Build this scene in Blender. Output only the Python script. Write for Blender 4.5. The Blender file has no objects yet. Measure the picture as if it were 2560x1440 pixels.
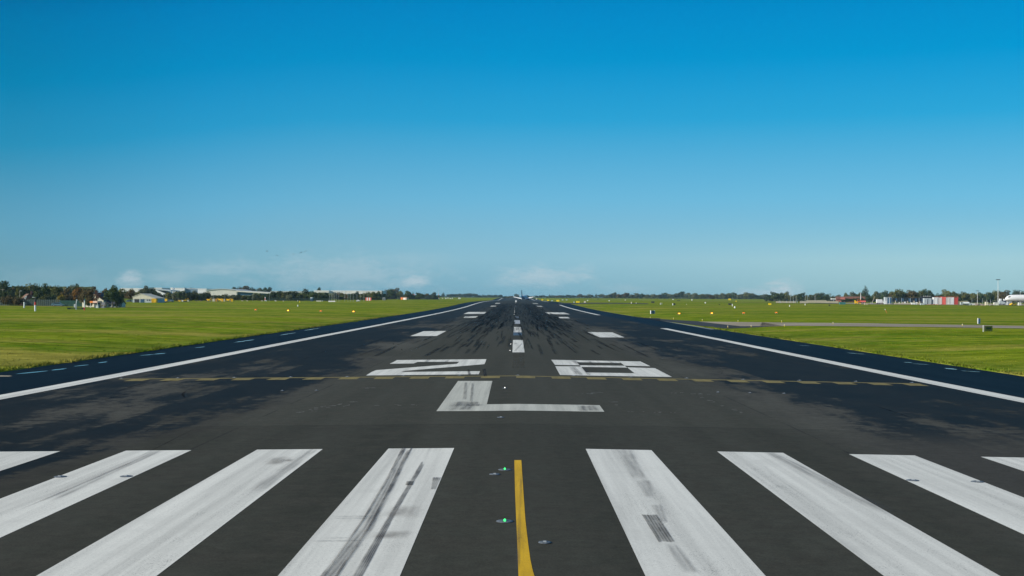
import bpy, math, random
import numpy as np
from mathutils import Vector, Matrix, Euler

# ------------------------------------------------------------------ camera, sky, sun, exposure
S = bpy.context.scene
COL = S.collection
F = 3100.0                      # focal length in photo pixels (photo 2560 x 1440)
CAMPOS = Vector((-0.12, 0.0, 4.0))
YAW, PITCH, ROLL = 11.0 / F, 34.0 / F, 0.0056
cam = bpy.data.cameras.new('camera')
cam.sensor_width = 36.0
cam.lens = 36.0 * F / 2560.0
cam.clip_start = 0.1
cam.clip_end = 40000.0
camo = bpy.data.objects.new('camera', cam)
COL.objects.link(camo)
CROT = Matrix.Rotation(YAW, 3, 'Z') @ Matrix.Rotation(math.pi / 2 + PITCH, 3, 'X') @ Matrix.Rotation(ROLL, 3, 'Z')
camo.matrix_world = Matrix.Translation(CAMPOS) @ CROT.to_4x4()
S.camera = camo
S.render.engine = 'CYCLES'
S.view_settings.view_transform = 'Standard'
S.view_settings.look = 'None'
S.view_settings.exposure = 0.25
S.view_settings.gamma = 1.0
S.view_settings.use_curve_mapping = False
S.cycles.max_bounces = 5
S.cycles.sample_clamp_indirect = 4.0

SUN_EL, SUN_AZ = math.radians(24.0), math.radians(-114.0)   # azimuth from +Y, clockwise positive: sun low on the left
world = bpy.data.worlds.new('World')
S.world = world
world.use_nodes = True


def lin(c):
    return tuple(((v / 255.0) / 12.92 if v / 255.0 <= 0.04045 else ((v / 255.0 + 0.055) / 1.055) ** 2.4) for v in c)


class NT:
    """small helper to write node trees"""
    def __init__(self, tree):
        self.t = tree
        self.n = tree.nodes
        self.n.clear()

    def node(self, kind, **kw):
        nd = self.n.new(kind)
        for k, v in kw.items():
            setattr(nd, k, v)
        return nd

    def put(self, sock, v):
        if isinstance(v, bpy.types.NodeSocket):
            self.t.links.new(v, sock)
        elif v is not None:
            if sock.type == 'RGBA' and isinstance(v, (tuple, list)) and len(v) == 3:
                v = (*v, 1.0)
            sock.default_value = v

    def math(self, op, a, b=None, c=None, clamp=False):
        nd = self.node('ShaderNodeMath', operation=op, use_clamp=clamp)
        for i, v in enumerate((a, b, c)):
            if v is not None:
                self.put(nd.inputs[i], v)
        return nd.outputs[0]

    def mix(self, fac, a, b, blend='MIX'):
        nd = self.node('ShaderNodeMix', data_type='RGBA', blend_type=blend)
        self.put(nd.inputs[0], fac)
        self.put(nd.inputs[6], a)
        self.put(nd.inputs[7], b)
        return nd.outputs[2]

    def ss(self, v, lo, hi):
        """smoothstep (lo may exceed hi)"""
        nd = self.node('ShaderNodeMapRange', interpolation_type='SMOOTHSTEP')
        flip = lo > hi
        self.put(nd.inputs[0], v)
        nd.inputs[1].default_value = min(lo, hi)
        nd.inputs[2].default_value = max(lo, hi)
        nd.inputs[3].default_value = 1.0 if flip else 0.0
        nd.inputs[4].default_value = 0.0 if flip else 1.0
        return nd.outputs[0]

    def noise(self, vec, scale, detail=4.0, rough=0.55, sc=(1, 1, 1), loc=(0, 0, 0)):
        mp = self.node('ShaderNodeMapping')
        mp.inputs['Scale'].default_value = sc
        mp.inputs['Location'].default_value = loc
        self.put(mp.inputs['Vector'], vec)
        nd = self.node('ShaderNodeTexNoise')
        nd.inputs['Scale'].default_value = scale
        nd.inputs['Detail'].default_value = detail
        nd.inputs['Roughness'].default_value = rough
        self.t.links.new(mp.outputs[0], nd.inputs['Vector'])
        return nd.outputs[0]

    def ramp(self, fac, stops):
        nd = self.node('ShaderNodeValToRGB')
        cr = nd.color_ramp
        while len(cr.elements) < len(stops):
            cr.elements.new(0.5)
        for e, (p, c) in zip(cr.elements, stops):
            e.position = p
            e.color = (*c, 1.0) if len(c) == 3 else c
        self.put(nd.inputs[0], fac)
        return nd.outputs[0]


def build_world():
    g = NT(world.node_tree)
    out = g.node('ShaderNodeOutputWorld')
    bg = g.node('ShaderNodeBackground')
    bg.inputs[1].default_value = 0.1
    g.t.links.new(bg.outputs[0], out.inputs[0])
    sky = g.node('ShaderNodeTexSky', sky_type='NISHITA')
    sky.sun_disc = False
    sky.sun_elevation = SUN_EL
    sky.sun_rotation = SUN_AZ % (2 * math.pi)
    sky.air_density = 1.0
    sky.dust_density = 0.6
    sky.ozone_density = 2.5
    co = g.node('ShaderNodeTexCoord').outputs['Generated']
    sp = g.node('ShaderNodeSeparateXYZ')
    g.put(sp.inputs[0], co)
    x, y, z = sp.outputs
    # clear autumn sky: pale cyan haze at the horizon to saturated blue above
    az = g.math('DIVIDE', x, g.math('MAXIMUM', g.math('ABSOLUTE', y), 0.05))
    zz = g.math('MULTIPLY_ADD', g.ss(az, -0.12, -0.44), 0.032, z)
    base = g.ramp(g.math('DIVIDE', zz, 0.25, clamp=True), [
        (0.0, lin((124, 174, 192))), (0.04, lin((128, 178, 197))), (0.135, lin((141, 190, 209))), (0.33, lin((108, 183, 218))),
        (0.58, lin((42, 161, 212))), (0.765, lin((2, 147, 206))), (0.944, lin((0, 134, 198))), (1.0, lin((0, 126, 192)))])
    azm = g.ramp(g.math('MULTIPLY_ADD', az, 1.0, 0.5, clamp=True), [
        (0.0, (0.86, 0.77, 0.73)), (0.085, (0.86, 0.77, 0.73)), (0.25, (0.90, 0.90, 0.90)), (0.5, (1, 1, 1)), (0.9, (1.08, 1.08, 1.06))])
    col = g.mix(1.0, base, azm, 'MULTIPLY')
    lowr = g.math('MULTIPLY', g.ss(z, 0.075, 0.004), g.ss(az, -0.05, 0.34))
    col = g.mix(lowr, col, g.mix(1.0, col, (1.46, 1.19, 1.05), 'MULTIPLY'))
    lowl = g.math('MULTIPLY', g.ss(z, 0.075, 0.004), g.ss(az, 0.0, -0.36))
    col = g.mix(lowl, col, g.mix(1.0, col, (0.80, 0.90, 0.89), 'MULTIPLY'))
    # low clouds near the horizon (direction space): centre az, centre elevation tangent, half sizes, strength
    v = g.math('DIVIDE', z, g.math('MAXIMUM', g.math('ABSOLUTE', y), 0.05))
    cv = g.node('ShaderNodeCombineXYZ')
    g.put(cv.inputs[0], az)
    g.put(cv.inputs[1], v)
    n1 = g.noise(cv.outputs[0], 42.0, 7.0, 0.62, sc=(1, 2.8, 1))
    n2 = g.noise(cv.outputs[0], 150.0, 6.0, 0.62, sc=(1, 2.2, 1))
    edge = g.math('ADD', g.math('MULTIPLY', g.math('SUBTRACT', n1, 0.5), 2.4), g.math('MULTIPLY', g.math('SUBTRACT', n2, 0.5), 1.2))
    total = None
    clouds = [(330, 694, 40, 18, .40), (418, 693, 70, 20, .17), (550, 668, 130, 20, .17), (860, 684, 230, 46, .22), (745, 702, 80, 24, .17), (120, 690, 150, 30, .06),
              (1042, 704, 40, 17, .44), (1362, 690, 115, 24, .34), (1300, 702, 70, 17, .22), (1955, 721, 58, 19, .52), (1915, 731, 66, 12, .34),
              (1560, 722, 60, 12, .12), (1010, 655, 120, 26, .08)]
    for px, py, rx, ry, st in clouds:
        a0, v0 = (px - 1291) / F, (754 - py - (px - 1291) * ROLL * -1) / F
        dx = g.math('DIVIDE', g.math('SUBTRACT', az, a0), rx / F)
        dy = g.math('DIVIDE', g.math('SUBTRACT', v, v0), ry / F)
        # slope the body: flatter base
        d = g.math('SQRT', g.math('ADD', g.math('MULTIPLY', dx, dx), g.math('MULTIPLY', dy, dy)))
        m = g.math('MULTIPLY', g.ss(g.math('ADD', d, g.math('MULTIPLY', edge, 1.15)), 1.45, -0.1), st)
        total = m if total is None else g.math('MAXIMUM', total, m)
    fwd = g.math('GREATER_THAN', y, 0.02)
    total = g.math('MULTIPLY', g.math('MULTIPLY', total, 1.35, clamp=True), fwd)
    col = g.mix(total, col, lin((204, 214, 220)))
    # small grey cloud shreds
    n3 = g.noise(cv.outputs[0], 60.0, 5.0, 0.6, sc=(1, 5.0, 1), loc=(3.1, 7.7, 0))
    band = g.math('MULTIPLY', g.ss(v, 0.008, 0.016), g.ss(v, 0.034, 0.022))
    shred = g.math('MULTIPLY', g.math('MULTIPLY', g.ss(n3, 0.66, 0.76), band), g.math('MULTIPLY', fwd, 0.35))
    col = g.mix(shred, col, lin((98, 140, 160)))
    sc = g.node('ShaderNodeVectorMath', operation='SCALE')
    g.put(sc.inputs[0], col)
    sc.inputs['Scale'].default_value = 10.0 * 2 ** -0.25
    up = g.ss(z, 0.24, 0.75)
    final = g.mix(up, sc.outputs[0], sky.outputs[0])
    g.put(bg.inputs[0], final)


build_world()
sl = bpy.data.lights.new('sun', 'SUN')
sl.energy = 4.9
sl.angle = math.radians(0.53)
sl.color = (1.0, 0.93, 0.82)
so = bpy.data.objects.new('sun', sl)
COL.objects.link(so)
TOSUN = Vector((math.sin(SUN_AZ) * math.cos(SUN_EL), math.cos(SUN_AZ) * math.cos(SUN_EL), math.sin(SUN_EL)))
so.rotation_euler = (-TOSUN).to_track_quat('-Z', 'Y').to_euler()
so.location = (-200, 0, 120)

# ------------------------------------------------------------------ terrain
ZT = [(-400, 0), (0, 0), (60, .01), (143, .2), (211, .36), (365, .82), (532, 1.7), (690, 3.05), (860, 4.1), (1100, 4.85), (1516, 5.8), (2000, 9.6), (2600, 11.7),
      (3500, 14.6), (6000, 22.0), (12000, 38.0)]
YK = [-400, -200, -100, -50, -20, 0, 10, 20, 30, 40, 50, 60, 75, 90, 105] + list(range(120, 401, 20)) + list(range(440, 1001, 40)) + list(range(1100, 2001, 100)) + \
     [2200, 2400, 2600, 2900, 3200, 3600, 4200, 5000, 6000, 8000, 12000]


def _pchip(tab):
    xs = np.array([a for a, _ in tab], float)
    ys = np.array([b for _, b in tab], float)
    h = np.diff(xs)
    dl = np.diff(ys) / h
    d = np.zeros(len(xs))
    for i in range(1, len(xs) - 1):
        if dl[i - 1] * dl[i] > 0:
            w1, w2 = 2 * h[i] + h[i - 1], h[i] + 2 * h[i - 1]
            d[i] = (w1 + w2) / (w1 / dl[i - 1] + w2 / dl[i])
    d[-1] = dl[-1]

    def f(x):
        i = min(max(int(np.searchsorted(xs, x)) - 1, 0), len(xs) - 2)
        t = (x - xs[i]) / h[i]
        return ((2 * t ** 3 - 3 * t ** 2 + 1) * ys[i] + (t ** 3 - 2 * t ** 2 + t) * h[i] * d[i] + (-2 * t ** 3 + 3 * t ** 2) * ys[i + 1] + (t ** 3 - t ** 2) * h[i] * d[i + 1])
    return f


_pf = _pchip(ZT)
YKZ = [float(_pf(v)) for v in YK]
CT = [(0, 0), (31.0, -.434), (34, -.40), (45, -.02), (60, .22), (150, .22), (400, .25), (1000, .4), (3000, .6), (9000, 1.0)]
XK = sorted({s * a for a, _ in CT for s in (1, -1)} | {s * v for v in (23.3, 100, 250, 600) for s in (1, -1)})


def zr(y):
    return float(np.interp(y, YK, YKZ))


def cx(x):
    return float(np.interp(abs(x), [a for a, _ in CT], [b for _, b in CT]))


def zs(x, y):
    return zr(y) + cx(x)


def ray(px, py):
    return CROT @ Vector(((px - 1280) / F, -(py - 720) / F, -1.0))


def G(px, py, dz=0.0):
    """photo pixel -> point of the ground it shows"""
    d = ray(px, py)

    def f(t):
        p = CAMPOS + d * t
        return p.z - zs(p.x, p.y) - dz
    t = 3.0
    while f(t) > 0 and t < 9000:
        t *= 1.01
    lo, hi = t / 1.01, t
    for _ in range(40):
        m = (lo + hi) / 2
        if f(m) > 0:
            lo = m
        else:
            hi = m
    p = CAMPOS + d * hi
    return Vector((p.x, p.y, zs(p.x, p.y)))


def at(px, d):
    """ground point in the direction of photo column px at forward distance d"""
    r = ray(px, 754)
    x = CAMPOS.x + r.x / r.y * d
    return Vector((x, d, zs(x, d)))


def proj(p):
    q = CROT.transposed() @ (Vector(p) - CAMPOS)
    return 1280 + F * q.x / -q.z, 720 - F * q.y / -q.z


# ------------------------------------------------------------------ mesh + object helpers
class MB:
    def __init__(self):
        self.v, self.f = [], []

    def add(self, vs, fs):
        o = len(self.v)
        self.v += [tuple(p) for p in vs]
        self.f += [tuple(i + o for i in q) for q in fs]
        return self

    def box(self, c, s, rz=0.0, taper=1.0):
        cx_, cy_, cz_ = c
        ca, sa = math.cos(rz), math.sin(rz)
        vs = []
        for k in (-1, 1):
            t = taper if k > 0 else 1.0
            for i, j in ((-1, -1), (1, -1), (1, 1), (-1, 1)):
                x, y = i * s[0] / 2 * t, j * s[1] / 2 * t
                vs.append((cx_ + x * ca - y * sa, cy_ + x * sa + y * ca, cz_ + k * s[2] / 2))
        return self.add(vs, [(3, 2, 1, 0), (4, 5, 6, 7), (0, 1, 5, 4), (1, 2, 6, 5), (2, 3, 7, 6), (3, 0, 4, 7)])

    def cyl(self, p0, p1, r0, r1=None, n=10):
        r1 = r0 if r1 is None else r1
        a, b = Vector(p0), Vector(p1)
        w = (b - a).normalized()
        u = w.orthogonal().normalized()
        v = w.cross(u)
        vs = []
        for c, r in ((a, r0), (b, r1)):
            for i in range(n):
                t = 2 * math.pi * i / n
                vs.append(c + u * (r * math.cos(t)) + v * (r * math.sin(t)))
        fs = [(i, (i + 1) % n, n + (i + 1) % n, n + i) for i in range(n)]
        fs += [tuple(range(n - 1, -1, -1)), tuple(range(n, 2 * n))]
        return self.add(vs, fs)

    def prism(self, prof, y0, y1):
        """profile in x,z extruded along y"""
        n = len(prof)
        vs = [(x, y0, z) for x, z in prof] + [(x, y1, z) for x, z in prof]
        fs = [(i, (i + 1) % n, n + (i + 1) % n, n + i) for i in range(n)]
        fs += [tuple(range(n - 1, -1, -1)), tuple(range(n, 2 * n))]
        return self.add(vs, fs)

    def prismx(self, prof, x0, x1):
        """profile in y,z extruded along x"""
        n = len(prof)
        vs = [(x0, y, z) for y, z in prof] + [(x1, y, z) for y, z in prof]
        fs = [(i, (i + 1) % n, n + (i + 1) % n, n + i) for i in range(n)]
        fs += [tuple(range(n - 1, -1, -1)), tuple(range(n, 2 * n))]
        return self.add(vs, fs)

    def loft(self, rings, caps=True):
        n = len(rings[0])
        vs = [p for r in rings for p in r]
        fs = []
        for k in range(len(rings) - 1):
            for i in range(n):
                fs.append((k * n + i, k * n + (i + 1) % n, (k + 1) * n + (i + 1) % n, (k + 1) * n + i))
        if caps:
            fs += [tuple(range(n - 1, -1, -1)), tuple(range((len(rings) - 1) * n, len(rings) * n))]
        return self.add(vs, fs)

    def mesh(self, name, mat=None, smooth=False):
        me = bpy.data.meshes.new(name)
        me.from_pydata(self.v, [], self.f)
        if smooth:
            me.polygons.foreach_set('use_smooth', [True] * len(me.polygons))
        if mat:
            me.materials.append(mat)
        me.update()
        return me

    def build(self, name, mat, parent=None, smooth=False, loc=None):
        return link(name, self.mesh(name, mat, smooth), parent, loc)


def link(name, me, parent=None, loc=None):
    o = bpy.data.objects.new(name, me)
    COL.objects.link(o)
    if parent:
        o.parent = parent
    if loc is not None:
        o.location = loc
    return o


def tag(o, label=None, cat=None, group=None, kind=None):
    if label:
        o['label'] = label
    if cat:
        o['category'] = cat
    if group:
        o['group'] = group
    if kind:
        o['kind'] = kind
    return o


def thing(name, label, cat, loc=(0, 0, 0), rz=0.0, scale=1.0, group=None):
    o = bpy.data.objects.new(name, None)
    COL.objects.link(o)
    o.location = loc
    o.rotation_euler = (0, 0, rz)
    o.scale = (scale, scale, scale) if isinstance(scale, (int, float)) else scale
    o.empty_display_size = 0.2
    return tag(o, label, cat, group)


def dup(root, loc, label, rz=None):
    c = root.copy()
    COL.objects.link(c)
    c.location = loc
    if rz is not None:
        c.rotation_euler = (0, 0, rz)
    c['label'] = label

    def rec(a, b):
        for ch in a.children:
            k = ch.copy()
            COL.objects.link(k)
            k.parent = b
            rec(ch, k)
    rec(root, c)
    return c


# ------------------------------------------------------------------ materials
def principled(g):
    out = g.node('ShaderNodeOutputMaterial')
    b = g.node('ShaderNodeBsdfPrincipled')
    g.t.links.new(b.outputs[0], out.inputs[0])
    return b


_mc = {}


def M(name, col, rough=0.7, var=0.15, scale=3.0, spec=0.3, metal=0.0, emit=None, estr=0.0):
    if name in _mc:
        return _mc[name]
    m = bpy.data.materials.new(name)
    m.use_nodes = True
    g = NT(m.node_tree)
    b = principled(g)
    co = g.node('ShaderNodeTexCoord').outputs['Object']
    n = g.noise(co, scale, 5.0, 0.6)
    dark = tuple(c * (1 - var) for c in col)
    lite = tuple(min(1, c * (1 + var)) for c in col)
    g.put(b.inputs['Base Color'], g.mix(g.ss(n, 0.3, 0.7), dark, lite))
    b.inputs['Roughness'].default_value = rough
    b.inputs['Specular IOR Level'].default_value = spec
    b.inputs['Metallic'].default_value = metal
    if emit:
        b.inputs['Emission Color'].default_value = (*emit, 1)
        b.inputs['Emission Strength'].default_value = estr
    _mc[name] = m
    return m


def mat_asphalt(name, kind):
    m = bpy.data.materials.new(name)
    m.use_nodes = True
    g = NT(m.node_tree)
    b = principled(g)
    co = g.node('ShaderNodeTexCoord').outputs['Object']
    sp = g.node('ShaderNodeSeparateXYZ')
    g.put(sp.inputs[0], co)
    x, y, _ = sp.outputs
    ax = g.math('ABSOLUTE', x)
    grain = g.noise(co, 26.0, 3.0, 0.7)
    grain2 = g.noise(co, 90.0, 2.0, 0.6)
    blot = g.noise(co, 0.9, 5.0, 0.6)
    if kind == 'runway':
        n0 = g.noise(co, 1.0, 4.0, 0.6, sc=(0.12, 0.05, 1), loc=(21, 14, 0))
        lane = g.noise(co, 1.0, 4.0, 0.55, sc=(0.55, 0.02, 1), loc=(2, 5, 0))
        base = g.mix(g.ss(lane, 0.3, 0.7), (0.040, 0.041, 0.032), (0.056, 0.057, 0.0455))
        base = g.mix(g.ss(blot, 0.35, 0.7), base, (0.050, 0.049, 0.039))
        base = g.mix(g.math('MULTIPLY', g.ss(ax, 7.5, 11.0), g.ss(n0, 0.35, 0.6)), base, (0.070, 0.070, 0.058))
        k2 = g.node('ShaderNodeVectorMath', operation='SCALE')
        g.put(k2.inputs[0], base)
        g.put(k2.inputs['Scale'], g.math('MULTIPLY_ADD', g.ss(y, 40.4, 40.8), 0.17, 1.0))
        base = k2.outputs[0]
        # old darker surface along both sides, feathered by streaks
        n1 = g.noise(co, 1.0, 10.0, 0.70, sc=(0.17, 0.055, 1), loc=(11.3, 4.1, 0))
        n2 = g.noise(co, 1.0, 7.0, 0.7, sc=(0.9, 0.16, 1), loc=(1.3, 8.1, 0))
        n3 = g.noise(co, 1.0, 8.0, 0.80, sc=(1.3, 2.6, 1), loc=(4.3, 2.1, 0))
        lane_i = g.math('FLOOR', g.math('DIVIDE', g.math('MULTIPLY_ADD', n3, 0.25, x), 4.55))
        lv = g.node('ShaderNodeCombineXYZ')
        g.put(lv.inputs[0], g.math('MULTIPLY', lane_i, 3.37))
        g.put(lv.inputs[1], g.math('MULTIPLY', y, 0.022))
        n4 = g.noise(lv.outputs[0], 1.0, 3.0, 0.6)
        nn = g.math('ADD', g.math('ADD', g.math('MULTIPLY', n1, 0.36), g.math('MULTIPLY', n4, 0.26)), g.math('ADD', g.math('MULTIPLY', n2, 0.16), g.math('MULTIPLY', n3, 0.22)))
        side = g.ss(ax, 6.5, 15.0)
        thr = g.math('ADD', nn, g.math('MULTIPLY', side, 0.145))
        patch = g.math('MULTIPLY', g.ss(thr, 0.596, 0.626), g.ss(ax, 6.0, 8.5))
        patch = g.math('MULTIPLY', patch, g.ss(g.math('MULTIPLY_ADD', g.math('LESS_THAN', x, 0.0), 13.0, y), 35.0, 42.0))
        wet = g.ss(g.noise(co, 1.0, 5.0, 0.6, sc=(0.5, 0.2, 1), loc=(5, 5, 5)), 0.3, 0.7)
        pcol = g.mix(wet, (0.0085, 0.0125, 0.0145), (0.0145, 0.0170, 0.0175))
        # browner scuffed border round the patches
        col = g.mix(g.math('MULTIPLY', g.ss(thr, 0.52, 0.63), g.math('MULTIPLY', g.ss(ax, 7.0, 10.0), 0.45)), base, (0.032, 0.029, 0.028))
        col = g.mix(g.math('MULTIPLY', patch, 0.92), col, pcol)
        # tyre rubber of the touchdown zone
        r1 = g.noise(co, 1.0, 6.0, 0.70, sc=(0.85, 0.05, 1), loc=(7, 1, 0))
        r2 = g.noise(co, 1.0, 5.0, 0.65, sc=(0.28, 0.006, 1), loc=(3, 9, 0))
        rr = g.math('ADD', g.math('MULTIPLY', r1, 0.75), g.math('MULTIPLY', r2, 0.25))
        dens = g.math('MULTIPLY', g.ss(y, 85.0, 260.0), g.ss(ax, 15.5, 5.0))
        rub = g.ss(g.math('ADD', rr, g.math('MULTIPLY', dens, 0.155)), 0.585, 0.640)
        rub = g.math('MULTIPLY', rub, g.ss(dens, 0.0, 0.16))
        col = g.mix(g.math('MULTIPLY', rub, 0.55), col, (0.010, 0.0155, 0.020))
        # far part is darker and bluer all over
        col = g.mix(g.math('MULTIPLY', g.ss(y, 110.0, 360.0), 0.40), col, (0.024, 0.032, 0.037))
        # construction joints
        seam = g.math('LESS_THAN', g.math('ABSOLUTE', g.math('SUBTRACT', g.math('ADD', ax, g.math('MULTIPLY', blot, 0.06)), 9.1)), 0.035)
        seam2 = g.math('LESS_THAN', g.math('ABSOLUTE', g.math('SUBTRACT', y, 40.6)), 0.06)
        seam3 = g.math('LESS_THAN', g.math('ABSOLUTE', g.math('SUBTRACT', y, 81.0)), 0.12)
        sm = g.math('MAXIMUM', g.math('MULTIPLY', seam, 0.5), g.math('MAXIMUM', g.math('MULTIPLY', seam2, 0.5), g.math('MULTIPLY', seam3, 0.3)))
        col = g.mix(g.math('MULTIPLY', sm, g.ss(g.noise(co, 0.3, 4.0, 0.6), 0.38, 0.55)), col, (0.016, 0.016, 0.017))
        rough = g.math('SUBTRACT', 0.86, g.math('MULTIPLY', patch, 0.16))
        spec = 0.03
    elif kind == 'shoulder':
        st = g.noise(co, 1.0, 6.0, 0.6, sc=(0.8, 0.03, 1))
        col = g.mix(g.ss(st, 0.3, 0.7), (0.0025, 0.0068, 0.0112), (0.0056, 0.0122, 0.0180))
        col = g.mix(g.math('MULTIPLY', g.ss(y, 90.0, 300.0), 0.7), col, (0.005, 0.016, 0.030))  # blue of the reflected sky put into the colour, stronger far off
        rough = 0.72
        spec = 0.05
    else:
        st = g.noise(co, 0.06, 6.0, 0.6)
        if kind == 'pale':
            col = g.mix(g.ss(st, 0.3, 0.7), (0.25, 0.215, 0.155), (0.33, 0.285, 0.205))
        else:
            col = g.mix(g.ss(st, 0.3, 0.7), (0.03, 0.035, 0.038), (0.045, 0.048, 0.048))
        rough = 0.9
        spec = 0.15
    speck = g.ss(g.noise(co, 55.0, 2.0, 0.5, loc=(3, 8, 1)), 0.66, 0.74)
    mott = g.noise(co, 3.2, 7.0, 0.75, loc=(7, 7, 0))
    gm = g.math('ADD', g.math('ADD', g.math('MULTIPLY_ADD', mott, 0.86, -0.06), g.math('MULTIPLY', speck, 0.45)), g.math('ADD', g.math('MULTIPLY', grain, 0.98), g.math('MULTIPLY', grain2, 0.22)))
    gc = g.node('ShaderNodeVectorMath', operation='SCALE')
    g.put(gc.inputs[0], col)
    g.put(gc.inputs['Scale'], gm)
    g.put(b.inputs['Base Color'], gc.outputs[0])
    g.put(b.inputs['Roughness'], rough)
    b.inputs['Specular IOR Level'].default_value = spec
    bp = g.node('ShaderNodeBump')
    bp.inputs['Strength'].default_value = 0.35
    bp.inputs['Distance'].default_value = 0.01
    g.put(bp.inputs['Height'], grain)
    g.t.links.new(bp.outputs[0], b.inputs['Normal'])
    return m


def mat_paint(name, col, wear=0.5, under=(0.045, 0.045, 0.042), streak=(3.0, 0.05)):
    """road paint: long streaks, grain showing through, dirt"""
    m = bpy.data.materials.new(name)
    m.use_nodes = True
    g = NT(m.node_tree)
    b = principled(g)
    co = g.node('ShaderNodeTexCoord').outputs['Object']
    st = g.noise(co, 1.0, 6.0, 0.6, sc=(streak[0] * .9, streak[1], 1))
    grain = g.noise(co, 21.0, 5.0, 0.8)
    pit = g.noise(co, 48.0, 2.0, 0.5, loc=(2, 9, 0))
    blot = g.noise(co, 0.55, 6.0, 0.65, loc=(4, 2, 0))
    c1 = g.mix(g.ss(st, 0.30, 0.70), tuple(c * 0.74 for c in col), col)
    c1 = g.mix(g.math('MULTIPLY', g.ss(blot, 0.50, 0.72), 0.30), c1, tuple(c * 0.62 for c in col))
    c1 = g.mix(g.math('MULTIPLY', g.ss(grain, 0.62, 0.38), 0.34), c1, tuple(c * 0.58 for c in col))
    thr = g.math('ADD', g.math('MULTIPLY', pit, 0.62), g.math('ADD', g.math('MULTIPLY', st, 0.18), g.math('MULTIPLY', blot, 0.20)))
    c1 = g.mix(g.math('MULTIPLY', g.ss(thr, 0.43, 0.33), min(1.0, wear * 1.5)), c1, under)
    # dark rubber smears in places
    sm = g.math('MULTIPLY', g.ss(g.noise(co, 1.0, 5.0, 0.6, sc=(1.4, 0.06, 1), loc=(9, 3, 0)), 0.60, 0.72), 0.55 * wear)
    c1 = g.mix(sm, c1, tuple(c * 0.42 for c in col))
    g.put(b.inputs['Base Color'], c1)
    b.inputs['Roughness'].default_value = 0.75
    b.inputs['Specular IOR Level'].default_value = 0.2
    return m


def mat_grass(name, dry=0.5):
    m = bpy.data.materials.new(name)
    m.use_nodes = True
    g = NT(m.node_tree)
    b = principled(g)
    co = g.node('ShaderNodeTexCoord').outputs['Object']
    big = g.noise(co, 1.0, 5.0, 0.6, sc=(0.010, 0.028, 1))
    mid = g.noise(co, 1.0, 6.0, 0.65, sc=(0.09, 0.20, 1), loc=(3, 3, 0))
    fine = g.noise(co, 1.0, 7.0, 0.75, sc=(0.8, 1.0, 1))
    clump = g.noise(co, 1.0, 4.0, 0.6, sc=(0.30, 0.42, 1), loc=(6, 2, 0))
    g1 = g.mix(g.ss(big, 0.38, 0.62), (0.066, 0.130, 0.007), (0.120, 0.172, 0.009))
    g1 = g.mix(g.math('MULTIPLY', g.ss(mid, 0.42, 0.62), 0.55), g1, (0.160, 0.186, 0.015))
    g1 = g.mix(g.math('MULTIPLY', g.ss(clump, 0.48, 0.64), 0.45), g1, (0.185, 0.178, 0.022))
    dryn = g.noise(co, 1.0, 5.0, 0.6, sc=(0.016, 0.06, 1), loc=(8, 1, 0))
    g1 = g.mix(g.math('MULTIPLY', g.ss(dryn, 0.49, 0.64), 0.62), g1, (0.245, 0.205, 0.046))
    sp = g.node('ShaderNodeSeparateXYZ')
    g.put(sp.inputs[0], co)
    edge = g.math('MULTIPLY', g.ss(g.math('ABSOLUTE', sp.outputs[0]), 40.0, 31.0), g.ss(fine, 0.35, 0.65))
    g1 = g.mix(g.math('MULTIPLY', edge, 0.45), g1, (0.130, 0.112, 0.034))
    mow = g.noise(co, 1.0, 4.0, 0.6, sc=(0.006, 0.16, 1), loc=(1, 6, 0))
    tint = g.math('ADD', g.math('MULTIPLY', g.ss(fine, 0.36, 0.64), 0.42), g.math('ADD', g.math('MULTIPLY', g.ss(clump, 0.34, 0.66), 0.34), g.math('MULTIPLY', g.ss(mow, 0.36, 0.64), 0.26)))
    sh = g.math('ADD', 0.64, g.math('MULTIPLY', tint, 1.12))
    sc = g.node('ShaderNodeVectorMath', operation='SCALE')
    g.put(sc.inputs[0], g1)
    g.put(sc.inputs['Scale'], sh)
    g.put(b.inputs['Base Color'], sc.outputs[0])
    b.inputs['Roughness'].default_value = 1.0
    b.inputs['Specular IOR Level'].default_value = 0.0
    return m


def mat_leaf(name, c1, c2):
    m = bpy.data.materials.new(name)
    m.use_nodes = True
    g = NT(m.node_tree)
    b = principled(g)
    tc = g.node('ShaderNodeTexCoord')
    oi = g.node('ShaderNodeObjectInfo')
    n = g.noise(tc.outputs['Object'], 5.0, 4.0, 0.6)
    n2 = g.noise(tc.outputs['Object'], 26.0, 2.0, 0.6)
    f = g.math('ADD', g.math('MULTIPLY', n, 0.7), g.math('MULTIPLY', n2, 0.3))
    col = g.mix(g.ss(f, 0.36, 0.64), c1, c2)
    k = g.node('ShaderNodeVectorMath', operation='SCALE')
    g.put(k.inputs[0], col)
    g.put(k.inputs['Scale'], g.math('MULTIPLY_ADD', oi.outputs['Random'], 0.5, 0.75))
    g.put(b.inputs['Base Color'], k.outputs[0])
    b.inputs['Roughness'].default_value = 0.9
    b.inputs['Specular IOR Level'].default_value = 0.08
    return m


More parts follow.
